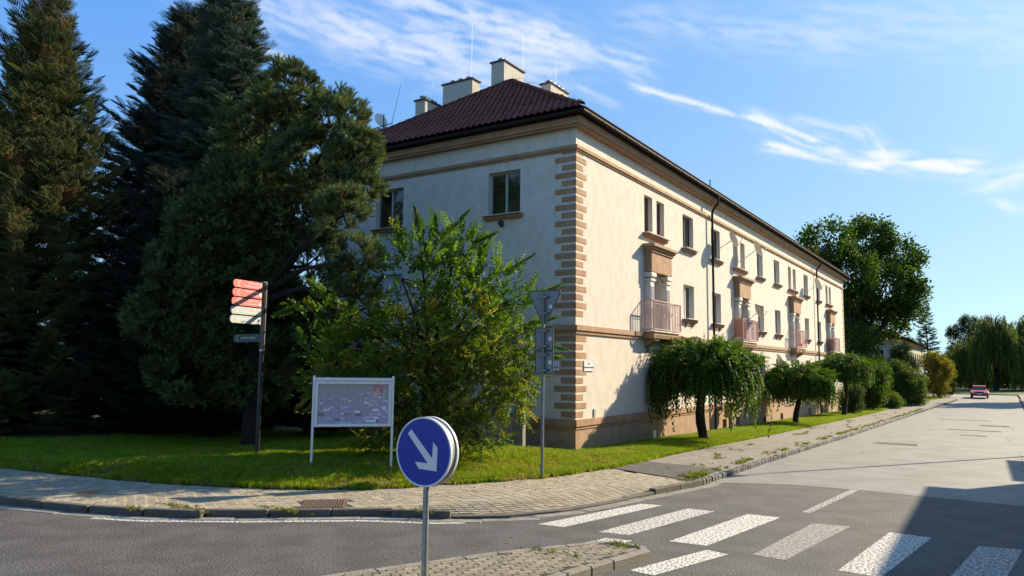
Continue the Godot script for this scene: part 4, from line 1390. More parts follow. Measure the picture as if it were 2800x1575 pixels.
	var rows := [["red", 4.385, ["PEŠIA ZÓNA", "Pedestrian Zone"]], ["red", 4.178, ["MESTSKÝ ÚRAD", "City Office"]], ["red", 3.971, ["1,7 km NITRIANSKY HRAD", "1,7 km Castle of Nitra"]], ["grey", 3.764, ["ULICA", "RICHTÁRA PEREGRINA"]], ["grey", 3.557, ["ŠTEFÁNIKOVA TRIEDA"]]]
	var ln := 1.0
	for i in 5:
		var e = rows[i]
		var pm := MB.new()
		pm.prism(outline.call(ln - 0.01 + i * 0.012, 0.178), -0.012, 0.012)
		# the panel faces the sun side; its tip points to the junction
		var p := part(o, "red_panel" if i < 3 else "grey_panel", pm.mesh(), M.red_panel if i < 3 else M.grey_panel)
		p.transform = Transform3D(Basis(Vector3(-0.18, 0, -0.984), Vector3.UP, Vector3(0.984, 0, -0.18)), Vector3(0.0, e[1] + yb, 0.05))
		for c in ([2] if i in [2, 4] else [1]):
			for k in c:
				chevron.call(p, -ln + 0.14 + k * 0.055, 0.172, M.sign_white)
		if i == 3:
			chevron.call(p, -0.03, 0.172, M.sign_white, -1.0)
		var ts: Array = e[2]
		for k in ts.size():
			var sz := 0.062 if ts[k].length() < 20 else 0.05
			text(p, "lettering", ts[k], sz, M.sign_white, Transform3D(Basis.IDENTITY, Vector3(-0.17 if i < 3 else -0.22, (0.038 - 0.076 * k) if ts.size() > 1 else 0.0, 0.0135)), HORIZONTAL_ALIGNMENT_RIGHT, i > 2)
		if i == 0:
			for f in [[0, 0.045, 0.085, 0.008], [0, -0.045, 0.085, 0.008], [-0.04, 0, 0.008, 0.09], [0.04, 0, 0.008, 0.09], [0, 0, 0.012, 0.05]]:
				pbox(p, "symbol", M.sign_white, Vector3(-0.09 + f[0], f[1], 0.0135), Vector3(f[2], f[3], 0.003))
		elif i == 1:
			pbox(p, "symbol", M.sign_white, Vector3(-0.09, -0.01, 0.0135), Vector3(0.085, 0.06, 0.003))
			pbox(p, "symbol", M.sign_white, Vector3(-0.09, 0.03, 0.0135), Vector3(0.055, 0.022, 0.003))
		elif i == 2:
			pbox(p, "symbol", M.sign_white, Vector3(-0.09, -0.03, 0.0135), Vector3(0.085, 0.04, 0.003))
			pbox(p, "symbol", M.sign_white, Vector3(-0.085, 0.01, 0.0135), Vector3(0.02, 0.07, 0.003))
	var dm := MB.new()
	dm.prism(outline.call(1.1, 0.195), -0.012, 0.012)
	var dp := part(o, "dark_panel", dm.mesh(), M.dark_panel)
	var ex := Vector3(1.0, 0, 0.05).normalized()
	dp.transform = Transform3D(Basis(ex, Vector3.UP, ex.cross(Vector3.UP)), Vector3(-0.05, 3.16 + yb, 0))
	chevron.call(dp, -0.98, 0.19, M.sign_white)
	text(dp, "lettering", "ULICA ČSL. ARMÁDY", 0.068, M.sign_white, Transform3D(Basis.IDENTITY, Vector3(-0.5, 0, 0.0135)))
	for k in 2:
		var rm := MB.new()
		rm.prism(outline.call(1.0, 0.16), -0.012, 0.012)
		var rp := part(o, "red_panel", rm.mesh(), M.red_panel)
		var away := Vector3(0.78, 0, 0.62)
		rp.transform = Transform3D(Basis(away, Vector3.UP, away.cross(Vector3.UP)), Vector3(-0.05, 3.19 - 0.18 * k + yb, -0.02))
	# notice board
	var mid := Vector3(-1.015, 0, 8.29)
	o = thing("notice_board", "framed notice board with a faded aerial town picture on two posts", "notice board", Vector3(mid.x, lawn_y(mid.x, mid.z) - 0.06, mid.z), deg_to_rad(44.8))
	yb = -o.position.y
	for s in [-1, 1]:
		pbox(o, "post", M.alu, Vector3(s * 0.84, 1.05 + yb, -0.01), Vector3(0.05, 2.5, 0.07), 0.006)
	pbox(o, "top_bar", M.alu, Vector3(0, 2.225 + yb, 0), Vector3(1.63, 0.065, 0.075), 0.008)
	var y0 := 1.21 + yb
	var y1 := 2.185 + yb
	for e in [[0, y0 + 0.03, 1.62, 0.06], [0, y1 - 0.03, 1.62, 0.06], [-0.78, (y0 + y1) / 2, 0.06, y1 - y0 - 0.12], [0.78, (y0 + y1) / 2, 0.06, y1 - y0 - 0.12]]:
		pbox(o, "frame", M.alu, Vector3(e[0], e[1], 0), Vector3(e[2], e[3], 0.07), 0.006)
	for x in [-0.55, 0.0, 0.55]:
		ptube(o, "lock", M.black, [Vector3(x, y1 - 0.025, 0.034), Vector3(x, y1 - 0.025, 0.04)], 0.012, 8)
	pbox(o, "back_board", M.grey_panel, Vector3(0, (y0 + y1) / 2, -0.02), Vector3(1.5, y1 - y0 - 0.12, 0.02))
	var qm := QuadMesh.new()
	qm.size = Vector2(1.47, y1 - y0 - 0.15)
	var pic := plain(Color.WHITE, 0.7)
	pic.albedo_texture = poster()
	part(o, "poster", qm, pic, Vector3(0, (y0 + y1) / 2, -0.006))
	var lg := pbox(o, "emblem", M.red_logo, Vector3(0.52, y1 - 0.20, -0.003), Vector3(0.19, 0.235, 0.003))
	for c in [[-0.055, 1], [-0.035, 4], [-0.012, 2], [0.01, 2], [0.034, 1], [0.056, 1]]:
		for r in c[1]:
			pbox(lg, "emblem_dot", M.sign_white, Vector3(c[0], -0.025 + r * 0.026, 0.002), Vector3(0.013, 0.013, 0.003))
			pbox(lg, "emblem_dot", M.sign_white, Vector3(c[0], -0.05, 0.002), Vector3(0.013, 0.013, 0.003))
	text(lg, "lettering", "NITRA", 0.05, M.sign_white, Transform3D(Basis.IDENTITY, Vector3(0, -0.087, 0.002)))
	pbox(o, "glass", M.board_glass, Vector3(0, (y0 + y1) / 2, 0.02), Vector3(1.5, y1 - y0 - 0.12, 0.005))

# the print on the notice board: a sun-bleached, mauve aerial view of roofs between trees
func poster() -> ImageTexture:
	var w := 512
	var h := 284
	var im := Image.create(w, h, false, Image.FORMAT_RGB8)
	var f := FastNoiseLite.new()
	f.seed = 21
	f.frequency = 0.05
	f.fractal_octaves = 5
	var g := FastNoiseLite.new()
	g.seed = 22
	g.frequency = 0.009
	for y in h:
		for x in w:
			var n := f.get_noise_2d(x, y * 1.5) * 0.5 + 0.5
			var big := g.get_noise_2d(x, y) * 0.5 + 0.5
			var c := Color(0.36, 0.34, 0.35).lerp(Color(0.82, 0.79, 0.80), n)
			c = c.lerp(Color(0.66, 0.58, 0.76), clampf(float(y) / h * 0.8 + big * 0.6 - 0.45, 0.0, 0.7))
			im.set_pixel(x, y, c)
	rng.seed = 77
	for k in 75:
		var x := rng.randi_range(0, w)
		var y := rng.randi_range(60, h)
		if g.get_noise_2d(x, y) < -0.25:
			continue
		var s := 9.0 + 46.0 * pow(float(y) / h, 1.5) * rng.randf()
		var c2 := [Color(0.90, 0.88, 0.92), Color(0.76, 0.70, 0.84), Color(0.50, 0.38, 0.46), Color(0.93, 0.93, 0.94)][rng.randi() % 4] as Color
		var sl := rng.randf_range(-0.6, 0.6)
		for r in int(s * 0.5):
			im.fill_rect(Rect2i(int(x + sl * r), y + r, int(s * 1.6), 1), c2)
		for r in int(s * 0.25):
			im.fill_rect(Rect2i(int(x + sl * s * 0.5), y + int(s * 0.5) + r, int(s * 1.6), 1), c2.darkened(0.3))
	im.resize(320, 178, Image.INTERPOLATE_BILINEAR)
	im.resize(512, 284, Image.INTERPOLATE_CUBIC)
	return ImageTexture.create_from_image(im)

# ------------------------------------------------------------------ car, houses, lamp
func make_car() -> void:
	var zc := -84.5
	var o := thing("red_car", "red hatchback with its headlights facing down the road", "car", Vector3(8.78, hh(zc) - 0.12, zc))
	var side := PackedVector2Array([Vector2(0.12, 0.28), Vector2(0.02, 0.45), Vector2(0.05, 0.66), Vector2(0.22, 0.80), Vector2(1.10, 0.95), Vector2(4.05, 1.0), Vector2(4.1, 0.5), Vector2(3.95, 0.28)])
	var top := PackedVector2Array([Vector2(1.05, 0.94), Vector2(1.75, 1.40), Vector2(2.2, 1.47), Vector2(3.4, 1.45), Vector2(4.0, 1.0)])
	# local: front towards +Z; outline x runs backwards from the nose
	var bt := Transform3D(Basis(Vector3(0, 0, -1), Vector3.UP, Vector3(1, 0, 0)), Vector3(0, 0, 2.0))
	var m := MB.new()
	m.prism(side, -0.84, 0.84, bt)
	for s in [-1.0, 1.0]:
		m.tube([bt * Vector3(0.25, 0.6, s * 0.84), bt * Vector3(2.0, 0.68, s * 0.86), bt * Vector3(4.0, 0.7, s * 0.82)], [0.09, 0.1, 0.09], 8)
	part(o, "body", m.mesh(), M.car_red)
	m = MB.new()
	m.prism(top, -0.66, 0.66, bt)
	part(o, "roof", m.mesh(), M.car_red)
	m = MB.new()
	m.quad(Vector3(-0.66, 0.985, 0.925), Vector3(0.66, 0.985, 0.925), Vector3(0.58, 1.37, 0.33), Vector3(-0.58, 1.37, 0.33), Vector3(0, 0.8, 0.6))
	part(o, "windscreen", m.mesh(), M.car_glass, Vector3(0, 0, 0.012))
	for s in [-1, 1]:
		m = MB.new()
		m.quad(Vector3(s * 0.672, 1.0, 0.75), Vector3(s * 0.672, 1.0, -1.8), Vector3(s * 0.665, 1.38, -1.4), Vector3(s * 0.665, 1.38, 0.2), Vector3(s, 0, 0))
		part(o, "side_window", m.mesh(), M.car_glass)
		pbox(o, "headlight", M.lamp_glass, Vector3(s * 0.62, 0.70, 1.93), Vector3(0.36, 0.17, 0.14), 0.04)
		var mr := pbox(o, "mirror", M.car_red, Vector3(s * 0.93, 1.02, 0.75), Vector3(0.2, 0.14, 0.1), 0.03)
		pbox(mr, "mirror_arm", M.black, Vector3(-s * 0.1, -0.04, 0), Vector3(0.12, 0.04, 0.05))
		for z in [1.2, -1.35]:
			var wh := ptube(o, "wheel", M.tyre, [Vector3(s * 0.70, 0.31, z), Vector3(s * 0.88, 0.31, z)], 0.31, 20)
			ptube(wh, "rim", M.zinc, [Vector3(s * 0.87, 0.31, z), Vector3(s * 0.892, 0.31, z)], 0.2, 16)
	pbox(o, "grille", M.black, Vector3(0, 0.66, 1.965), Vector3(0.72, 0.13, 0.05), 0.01)
	pbox(o, "lower_grille", M.black, Vector3(0, 0.38, 1.95), Vector3(1.2, 0.14, 0.08), 0.02)
	pbox(o, "number_plate", M.sign_white, Vector3(0, 0.52, 1.99), Vector3(0.5, 0.11, 0.012))

func house(called: String, label: String, at: Vector3, sx: float, sz: float, hw: float, hr: float, wall: Material, tile: Material, eave := 0.5, rows := 2) -> Node3D:
	var o := thing(called, label, "building", at)
	pbox(o, "wall", wall, Vector3(0, hw / 2 - 0.3, 0), Vector3(sx, hw + 0.6, sz), 0.02)
	var ax := sx / 2 + eave
	var az := sz / 2 + eave
	var m := MB.new()
	var rdg := maxf(0.0, sz / 2 - sx / 2)
	var c0 := Vector3(0, hw + hr, -rdg); var c1 := Vector3(0, hw + hr, rdg)
	var p := [Vector3(-ax, hw, az), Vector3(ax, hw, az), Vector3(ax, hw, -az), Vector3(-ax, hw, -az)]
	m.flat(p[0], p[1], c1); m.flat(p[2], p[3], c0)
	m.flat(p[1], p[2], c0); m.flat(p[1], c0, c1)
	m.flat(p[3], p[0], c1); m.flat(p[3], c1, c0)
	for i in m.n.size():
		if m.n[i].y < 0:
			m.n[i] = -m.n[i]
	m.quad(p[0], p[1], p[2], p[3], Vector3.DOWN)
	part(o, "roof", m.mesh(), tile)
	pbox(o, "cornice", wall, Vector3(0, hw - 0.13, 0), Vector3(sx + 0.4, 0.22, sz + 0.4), 0.02)
	for r in rows:
		var y := 1.6 + r * 2.9
		for s in [-1, 1]:
			var k := int(sz / 3.2)
			for i in k:
				var w := pbox(o, "window", M.window_white, Vector3(s * (sx / 2 + 0.02), y + 0.2, -sz / 2 + (i + 0.5) * sz / k), Vector3(0.06, 1.4, 1.2), 0.01)
				pbox(w, "pane", M.car_glass, Vector3(s * 0.03, 0, 0), Vector3(0.01, 1.24, 1.04))
			var k2 := int(sx / 3.2)
			for i in k2:
				var w2 := pbox(o, "window", M.window_white, Vector3(-sx / 2 + (i + 0.5) * sx / k2, y + 0.2, s * (sz / 2 + 0.02)), Vector3(1.2, 1.4, 0.06), 0.01)
				pbox(w2, "pane", M.car_glass, Vector3(0, 0, s * 0.03), Vector3(1.04, 1.24, 0.01))
	return o

func make_far() -> void:
	# the houses across the street that throw their shadow over the junction
	house("corner_house", "tall cream house across the street, shading the junction", Vector3(21.5, hh(2.0), 6.0), 10.0, 37.6, 8.1, 3.0, M.house_wall, M.house_tile, 0.5, 2)
	house("low_house", "lower cream wing beside the tall house across the street", Vector3(21.5, hh(-15.5), -15.9), 10.0, 5.6, 6.3, 0.4, M.house_wall, M.house_tile, 0.5, 2)
	house("yellow_house", "ochre house with weathered red roof behind the shrubs", Vector3(-4.0, hh(-95.0), -95.0), 10.0, 40.0, 6.5, 3.2, M.house_wall, M.house_tile, 0.6, 2)
	house("pale_house", "pale house behind the dark conifers", Vector3(-42.0, 0.0, -16.0), 12.0, 16.0, 7.5, 3.0, M.pale_wall, M.house_tile, 0.6, 2)
	# street lamp, whose shadow lies across the road
	var o := thing("street_lamp", "tall grey street lamp on the far footway", "street lamp", Vector3(13.5, hh(-15.2), -15.2))
	ptube(o, "pole", M.paint_grey, [Vector3(0, -0.2, 0), Vector3(0, 3, 0), Vector3(0, 9.4, 0)], [0.09, 0.08, 0.06], 10)
	ptube(o, "arm", M.paint_grey, [Vector3(0, 9.35, 0), Vector3(-0.12, 9.8, 0.25), Vector3(-0.28, 9.9, 0.6)], 0.045, 8)
	var head := pbox(o, "lamp_head", M.paint_grey, Vector3(-0.43, 9.9, 0.9), Vector3(0.3, 0.14, 0.75), 0.04)
	head.rotation.y = -0.445


# ------------------------------------------------------------------ plants
func rv() -> Vector3:
	return Vector3(rng.randfn(), rng.randfn(), rng.randfn()).normalized()

func aim(dir: Vector3, spin := 0.0) -> Basis:
	# local Z along dir
	var z := dir.normalized()
	var x := Vector3.UP.cross(z)
	x = Vector3.RIGHT if x.length() < 0.05 else x.normalized()
	x = (x - z * x.dot(z)).normalized()
	return Basis(x, z.cross(x), z) * Basis(Vector3.BACK, spin)

# a slender twig thick with needles: a four-sided spindle
func spindle(m: MB, a: Vector3, b: Vector3, r: float) -> void:
	var d := (b - a).normalized()
	var u := d.cross(Vector3(0.3, 0.9, 0.2)).normalized()
	var w := d.cross(u)
	var c := a.lerp(b, 0.45)
	for k in 4:
		var p := (u * cos(TAU * k / 4) + w * sin(TAU * k / 4)); var q := (u * cos(TAU * (k + 1) / 4) + w * sin(TAU * (k + 1) / 4))
		m.tri(a, c + p * r, c + q * r, (p + q), p, q)
		m.tri(b, c + p * r, c + q * r, (p + q), p, q)

func needle_twig(m: MB, a: Vector3, b: Vector3, r: float, cnt: int) -> void:
	var d := (b - a)
	var ln := d.length()
	d /= ln
	var u := d.cross(Vector3(0.31, 0.9, 0.17)).normalized()
	var w := d.cross(u)
	for i in cnt:
		var f := (i + 0.5) / cnt
		var an := i * 2.4
		var side := u * cos(an) + w * sin(an)
		var p := a + d * ln * f
		var tip := p + (side * 0.85 + d * 0.75) * r
		var wd := d.cross(side).normalized() * r * 0.20
		m.flat(p - wd, p + wd, tip)

func fir_spray(sd: int) -> ArrayMesh:
	rng.seed = sd
	var m := MB.new()
	var ln := 0.55
	spindle(m, Vector3.ZERO, Vector3(0, 0, ln), 0.014)
	needle_twig(m, Vector3(0, 0, 0.1), Vector3(0, 0, ln + 0.03), 0.05, 16)
	for i in 6:
		var z := 0.08 + i * 0.075
		for s in [-1.0, 1.0]:
			var l2 := (0.30 - i * 0.032) * rng.randf_range(0.8, 1.15)
			var a := Vector3(0, 0, z)
			var b := a + Vector3(s * 0.72, rng.randf_range(-0.05, 0.22), 0.72).normalized() * l2
			spindle(m, a, b, 0.013)
			needle_twig(m, a.lerp(b, 0.15), b + (b - a) * 0.1, 0.045, 9)
	return m.mesh()

func pine_shoot(sd: int) -> ArrayMesh:
	rng.seed = sd
	var m := MB.new()
	var tips := [[Vector3.ZERO, Vector3(0, 0, 0.30), 1.0]]
	for k in 3:
		var an := k * 2.1 + 0.4
		tips.append([Vector3(0, 0, 0.05 + 0.03 * k), Vector3(cos(an) * 0.13, sin(an) * 0.13, 0.22 + 0.03 * k), 0.8])
	for t in tips:
		spindle(m, t[0], t[1], 0.01)
		var d: Vector3 = (t[1] - t[0])
		var dn := d.normalized()
		var u := dn.cross(Vector3(0.4, 0.8, 0.1)).normalized()
		var w := dn.cross(u)
		for i in 44:
			var f := 0.25 + 0.75 * i / 43.0
			var an := i * 2.399
			var p: Vector3 = t[0] + d * f
			var side := u * cos(an) + w * sin(an)
			var dir := (dn * lerpf(0.7, 1.6, f) + side + rv() * 0.15).normalized()
			var wd := dn.cross(side).normalized() * 0.0065
			m.flat(p - wd, p + wd, p + dir * rng.randf_range(0.10, 0.14) * t[2])
	return m.mesh()

func leaf(m: MB, p: Vector3, dir: Vector3, up: Vector3, ln: float, wd: float, fold := 0.25) -> void:
	var z := dir.normalized()
	var x := up.cross(z).normalized()
	var y := z.cross(x)
	var a := p
	var c := p + z * ln - y * ln * 0.12
	var mid := p + z * ln * 0.45
	var l := mid - x * wd + y * wd * fold
	var r := mid + x * wd + y * wd * fold
	m.flat(a, l, mid); m.flat(l, c, mid)
	m.flat(a, mid, r); m.flat(mid, c, r)

# a leafy shoot along Z: leaves alternate on both sides
func shoot(sd: int, ln: float, cnt: int, ll: float, lw: float, droop := 0.3) -> ArrayMesh:
	rng.seed = sd
	var m := MB.new()
	spindle(m, Vector3.ZERO, Vector3(0, 0, ln), 0.007)
	for i in cnt:
		var f := (i + 0.6) / cnt
		var s := 1.0 if i % 2 else -1.0
		var p := Vector3(0, 0, ln * f)
		var dir := Vector3(s * rng.randf_range(0.6, 1.0), rng.randf_range(-droop, 0.35), rng.randf_range(0.25, 0.8))
		leaf(m, p, dir, Vector3(rng.randf_range(-0.4, 0.4), 1, rng.randf_range(-0.4, 0.4)), ll * rng.randf_range(0.7, 1.15) * (1.0 - 0.35 * f), lw * rng.randf_range(0.8, 1.1) * (1.0 - 0.35 * f))
	return m.mesh()

func clump(sd: int, r: float, cnt: int, ll: float, lw: float) -> ArrayMesh:
	rng.seed = sd
	var m := MB.new()
	for i in cnt:
		var d := rv()
		var p := d * r * pow(rng.randf(), 0.5)
		leaf(m, p, (d + rv() * 0.8 + Vector3(0, -0.25, 0)), Vector3(rng.randf_range(-0.6, 0.6), 1, rng.randf_range(-0.6, 0.6)), ll * rng.randf_range(0.7, 1.2), lw * rng.randf_range(0.7, 1.2))
	return m.mesh()

# a hanging strand of leaves, downwards along -Y
func strand(sd: int, ln: float, cnt: int, ll: float, lw: float) -> ArrayMesh:
	rng.seed = sd
	var m := MB.new()
	var pts := []
	for k in 6:
		var f := k / 5.0
		pts.append(Vector3(0.16 * sin(f * 2.2) * ln, -ln * f * f * 0.35 - ln * f * 0.65, 0.03 * sin(f * 7.0)))
	m.tube(pts, [0.007, 0.006, 0.006, 0.005, 0.004, 0.003], 3, false)
	for i in cnt:
		var f := (i + 0.5) / cnt
		var k := mini(int(f * 5), 4)
		var p: Vector3 = pts[k].lerp(pts[k + 1], f * 5 - k)
		var an := i * 2.2
		leaf(m, p, Vector3(cos(an) * 0.7, -0.75, sin(an) * 0.7), Vector3(cos(an), 0.6, sin(an)), ll * rng.randf_range(0.7, 1.15), lw * rng.randf_range(0.8, 1.1))
	return m.mesh()

func tint(a: Color, b: Color, f: float) -> Color:
	return a.lerp(b, clampf(f, 0.0, 1.0))

func conifer(called: String, label: String, at: Vector3, H: float, R: float, o: Dictionary) -> Node3D:
	rng.seed = o.seed
	var t := thing(called, label, "tree", at)
	ptube(t, "trunk", M.bark_dark, [Vector3(0, -0.4, 0), Vector3(0.05, H * 0.3, 0.03), Vector3(0, H * 0.7, 0), Vector3(0, H * 0.99, 0)], [H * 0.016, H * 0.012, H * 0.006, 0.01], 9)
	var limbs := MB.new()
	var where := []
	var tints := []
	var y: float = o.get("base", 0.4)
	var step: float = o.get("step", 0.36)
	var sp: float = o.get("space", 0.24)
	var size: float = o.get("size", 1.0)
	while y < H - 0.1:
		var f := y / H
		var r0: float = R * pow(1.0 - f, o.get("pow", 0.85)) + 0.12
		var cnt := int(maxf(4.0, o.get("ring", 9) * minf(1.0, 0.45 + r0 / R)))
		var a0 := rng.randf() * TAU
		for k in cnt:
			var r: float = r0 * rng.randf_range(0.68, 1.12)
			var an := a0 + TAU * k / cnt + rng.randf_range(-0.25, 0.25)
			var d := Vector3(cos(an), 0, sin(an))
			var yy := y + rng.randf_range(-0.5, 0.5) * step
			var rise: float = lerpf(o.get("droop", -0.15), o.get("droop_top", 0.75), pow(f, 1.5))
			var p0 := Vector3(0, yy, 0)
			var p1 := p0 + d * r * 0.55 + Vector3(0, r * 0.5 * rise, 0)
			var p2 := p0 + d * r + Vector3(0, r * (rise + o.get("tip", 0.12)), 0)
			limbs.tube([p0, p1, p2], [0.02 + r * 0.009, 0.012 + r * 0.004, 0.006], 4, false)
			var n := int(r / sp) + 1
			for i in n:
				var s := (i + rng.randf()) / n
				if s < 0.22 and rng.randf() < 0.6:
					continue
				var p := p0.lerp(p1, s * 2.0) if s < 0.5 else p1.lerp(p2, s * 2.0 - 1.0)
				var along := (p1 - p0 if s < 0.5 else p2 - p1).normalized()
				var reps := 3 if s < 0.85 else 2
				for q in reps:
					var side: Vector3 = d.cross(Vector3.UP) * [0.0, 0.95, -0.95][q]
					if q > 0 and rng.randf() < 0.25:
						continue
					var dir: Vector3 = along + side + Vector3(0, rng.randf_range(-0.3, 0.2), 0)
					var sc: float = size * rng.randf_range(0.7, 1.15) * (1.0 if s < 0.8 else 0.85)
					where.append(Transform3D(aim(dir, rng.randf_range(-0.5, 0.5)).scaled_local(Vector3.ONE * sc), p))
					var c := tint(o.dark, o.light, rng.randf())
					if rng.randf() < o.get("brown", 0.0):
						c = c.lerp(o.get("brown_color", Color(0.13, 0.07, 0.03)), rng.randf_range(0.4, 1.0))
					tints.append(c)
		y += step * (1.0 - 0.45 * f)
	for i in 4:
		where.append(Transform3D(aim(Vector3(rng.randf_range(-0.2, 0.2), 1, rng.randf_range(-0.2, 0.2))).scaled_local(Vector3.ONE * size), Vector3(0, H - 0.4 - i * 0.25, 0)))
		tints.append(o.light)
	part(t, "branches", limbs.mesh(), M.bark_dark)
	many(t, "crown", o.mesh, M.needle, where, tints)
	return t

# crown given by lobes [x, y, z, radius] in world places
func lobed(called: String, label: String, cat: String, base: Vector3, lobes: Array, o: Dictionary) -> Node3D:
	rng.seed = o.seed
	var t := thing(called, label, cat, base, 0.0, o.get("group", ""))
	var mid := Vector3.ZERO
	for l in lobes:
		mid += Vector3(l[0], l[1], l[2]) / lobes.size()
	mid -= base
	var th: float = o.get("trunk", 1.0)
	var tr: float = o.get("trunk_r", 0.1)
	var lean := Vector3(mid.x * 0.25, 0, mid.z * 0.25)
	if th > 0.0:
		var nst: int = o.get("stems", 1)
		var tm := MB.new()
		for s in nst:
			var off: Vector3 = Vector3(rng.randf_range(-1, 1), 0, rng.randf_range(-1, 1)) * (0.0 if nst == 1 else o.get("spread", 0.5))
			tm.tube([off + Vector3(0, -0.3, 0), off + Vector3(0, th * 0.4, 0) + lean * 0.3, off * 1.8 + Vector3(0, th, 0) + lean], [tr * 1.15, tr, tr * 0.75], 9)
		part(t, "trunk", tm.mesh(), o.get("bark", M.bark))
	var limbs := MB.new()
	var where := []
	var tints := []
	var fork := Vector3(0, th, 0) + lean
	for l in lobes:
		var c := Vector3(l[0], l[1], l[2]) - base
		var r: float = l[3]
		var k1 := fork.lerp(c, 0.5) + Vector3(0, r * 0.2, 0)
		limbs.tube([fork * Vector3(1, rng.randf_range(0.75, 1.0), 1), k1, c], [tr * 0.55, tr * 0.3, tr * 0.16], 5, false)
		for b in 5:
			var e := c + rv() * r * 0.85
			limbs.tube([c, c.lerp(e, 0.5) + rv() * r * 0.1, e], [tr * 0.16, tr * 0.1, 0.006], 4, false)
		var n := int(o.density * r * r)
		for i in n:
			var d := rv()
			d.y *= 0.9
			var rad := r * lerpf(o.get("hollow", 0.35), 1.0, pow(rng.randf(), 0.6))
			var nv := nz.get_noise_3dv((c + base + d * r) * 14.0 / o.get("gap", 1.0))
			rad *= 1.0 + 0.35 * nv
			if nv < o.get("thin", -0.28):
				continue
			var p := c + d * rad
			if p.y + base.y < lawn_y(base.x, base.z) + 0.05:
				continue
			var up: float = o.get("upward", 0.3)
			var dir: Vector3 = (d + Vector3(0, up, 0) + rv() * o.get("wild", 0.5))
			var sc: float = rng.randf_range(0.75, 1.2) * o.get("scale", 1.0)
			where.append(Transform3D(aim(dir, rng.randf() * TAU if o.get("spin", true) else rng.randf_range(-0.6, 0.6)).scaled_local(Vector3.ONE * sc), p))
			var col := tint(o.dark, o.light, rng.randf())
			if rng.randf() < o.get("turn", 0.0):
				col = col.lerp(o.get("turn_color", Color(0.30, 0.24, 0.03)), rng.randf_range(0.3, 1.0))
			tints.append(col)
	for e in o.get("extra", []):
		where.append(e[0])
		tints.append(tint(o.dark, o.light, rng.randf()))
	if limbs.v.size():
		part(t, "branches", limbs.mesh(), o.get("bark", M.bark))
	many(t, "crown", o.mesh, o.get("mat", M.leaf), where, tints)
	return t

# umbrella-shaped weeping tree
func weeping(label: String, base: Vector3, H: float, rx: float, rz: float, cz: float, sd: int, knotty: bool) -> void:
	rng.seed = sd
	var t := thing("weeping_tree", label, "tree", base, 0.0, "weeping trees along the facade")
	var th := H - 1.25
	var pts := []
	var rad := []
	for k in 9:
		var f := k / 8.0
		pts.append(Vector3(0.09 * sin(f * 6.0 + sd), -0.3 + f * (th + 0.3), 0.10 * sin(f * 5.0 + sd * 2.0)))
		rad.append((0.165 - 0.045 * f) * (1.0 + (0.22 * absf(sin(f * 11.0)) if knotty else 0.05 * sin(f * 9.0))))
	ptube(t, "trunk", M.bark_dark, pts, rad, 12)
	var limbs := MB.new()
	var where := [[], [], []]
	var tints := [[], [], []]
	for k in 62:
		var an := TAU * k / 62.0 + rng.randf_range(-0.1, 0.1)
		var f := 0.3 + 0.7 * sqrt(rng.randf())
		var lump := nz.get_noise_2d(cos(an) * 16.0 + sd * 37.0, sin(an) * 16.0)
		f *= 1.0 + 0.3 * lump
		var e := Vector3(cos(an) * rx * f, 0, sin(an) * rz * f + cz)
		var top := H - 0.15 - 0.75 * f * f + rng.randf_range(-0.18, 0.14) + 0.7 * lump * f
		var p0 := Vector3(0, th, 0)
		var p1 := Vector3(e.x * 0.45, top - 0.05, e.z * 0.45)
		var p2 := Vector3(e.x * 0.85, top, e.z * 0.85)
		var p3 := Vector3(e.x, top - 0.35, e.z)
		limbs.tube([p0, p1, p2, p3], [0.06, 0.04, 0.025, 0.012], 5, false)
		for i in 58:
			var s := 0.12 + 0.88 * rng.randf()
			var p := p0.lerp(p1, s / 0.4) if s < 0.4 else (p1.lerp(p2, (s - 0.4) / 0.35) if s < 0.75 else p2.lerp(p3, (s - 0.75) / 0.25))
			p += Vector3(rng.randfn() * 0.16, rng.randfn() * 0.08, rng.randfn() * 0.16)
			var kind := 2 if (s > 0.8 and knotty and e.z > -0.9 and rng.randf() < 0.45 + 0.6 * lump) else (1 if s > 0.45 and rng.randf() < (0.75 if knotty else 0.4) else 0)
			var yaw := atan2(-p.z, p.x) + rng.randf_range(-0.8, 0.8)
			var sc := rng.randf_range(0.75, 1.15)
			where[kind].append(Transform3D(Basis(Vector3.UP, yaw).scaled_local(Vector3.ONE * sc), p))
			tints[kind].append(tint(Color(0.03, 0.07, 0.012), Color(0.085, 0.16, 0.02), rng.randf()))
	# leafy top of the dome
	var cap := []
	var capt := []
	for i in 620:
		var an := rng.randf() * TAU
		var f := sqrt(rng.randf()) * 1.02
		var lump := nz.get_noise_2d(cos(an) * 16.0 + sd * 37.0, sin(an) * 16.0)
		f *= 1.0 + 0.3 * lump
		var p := Vector3(cos(an) * rx * f, H - 0.12 - 0.75 * f * f + 0.7 * lump * f + rng.randfn() * 0.09, sin(an) * rz * f + cz)
		var dir := Vector3(cos(an) * (0.4 + f), rng.randf_range(-0.7, 0.35), sin(an) * (0.4 + f)) + rv() * 0.5
		cap.append(Transform3D(aim(dir, rng.randf() * TAU).scaled_local(Vector3.ONE * rng.randf_range(0.6, 1.0)), p))
		capt.append(tint(Color(0.03, 0.07, 0.012), Color(0.085, 0.16, 0.02), rng.randf()))
	part(t, "branches", limbs.mesh(), M.bark_dark)
	many(t, "crown", meshes.sprig, M.leaf, cap, capt)
	for k in 3:
		many(t, "hanging_foliage", meshes["strand%d" % k], M.leaf, where[k], tints[k])

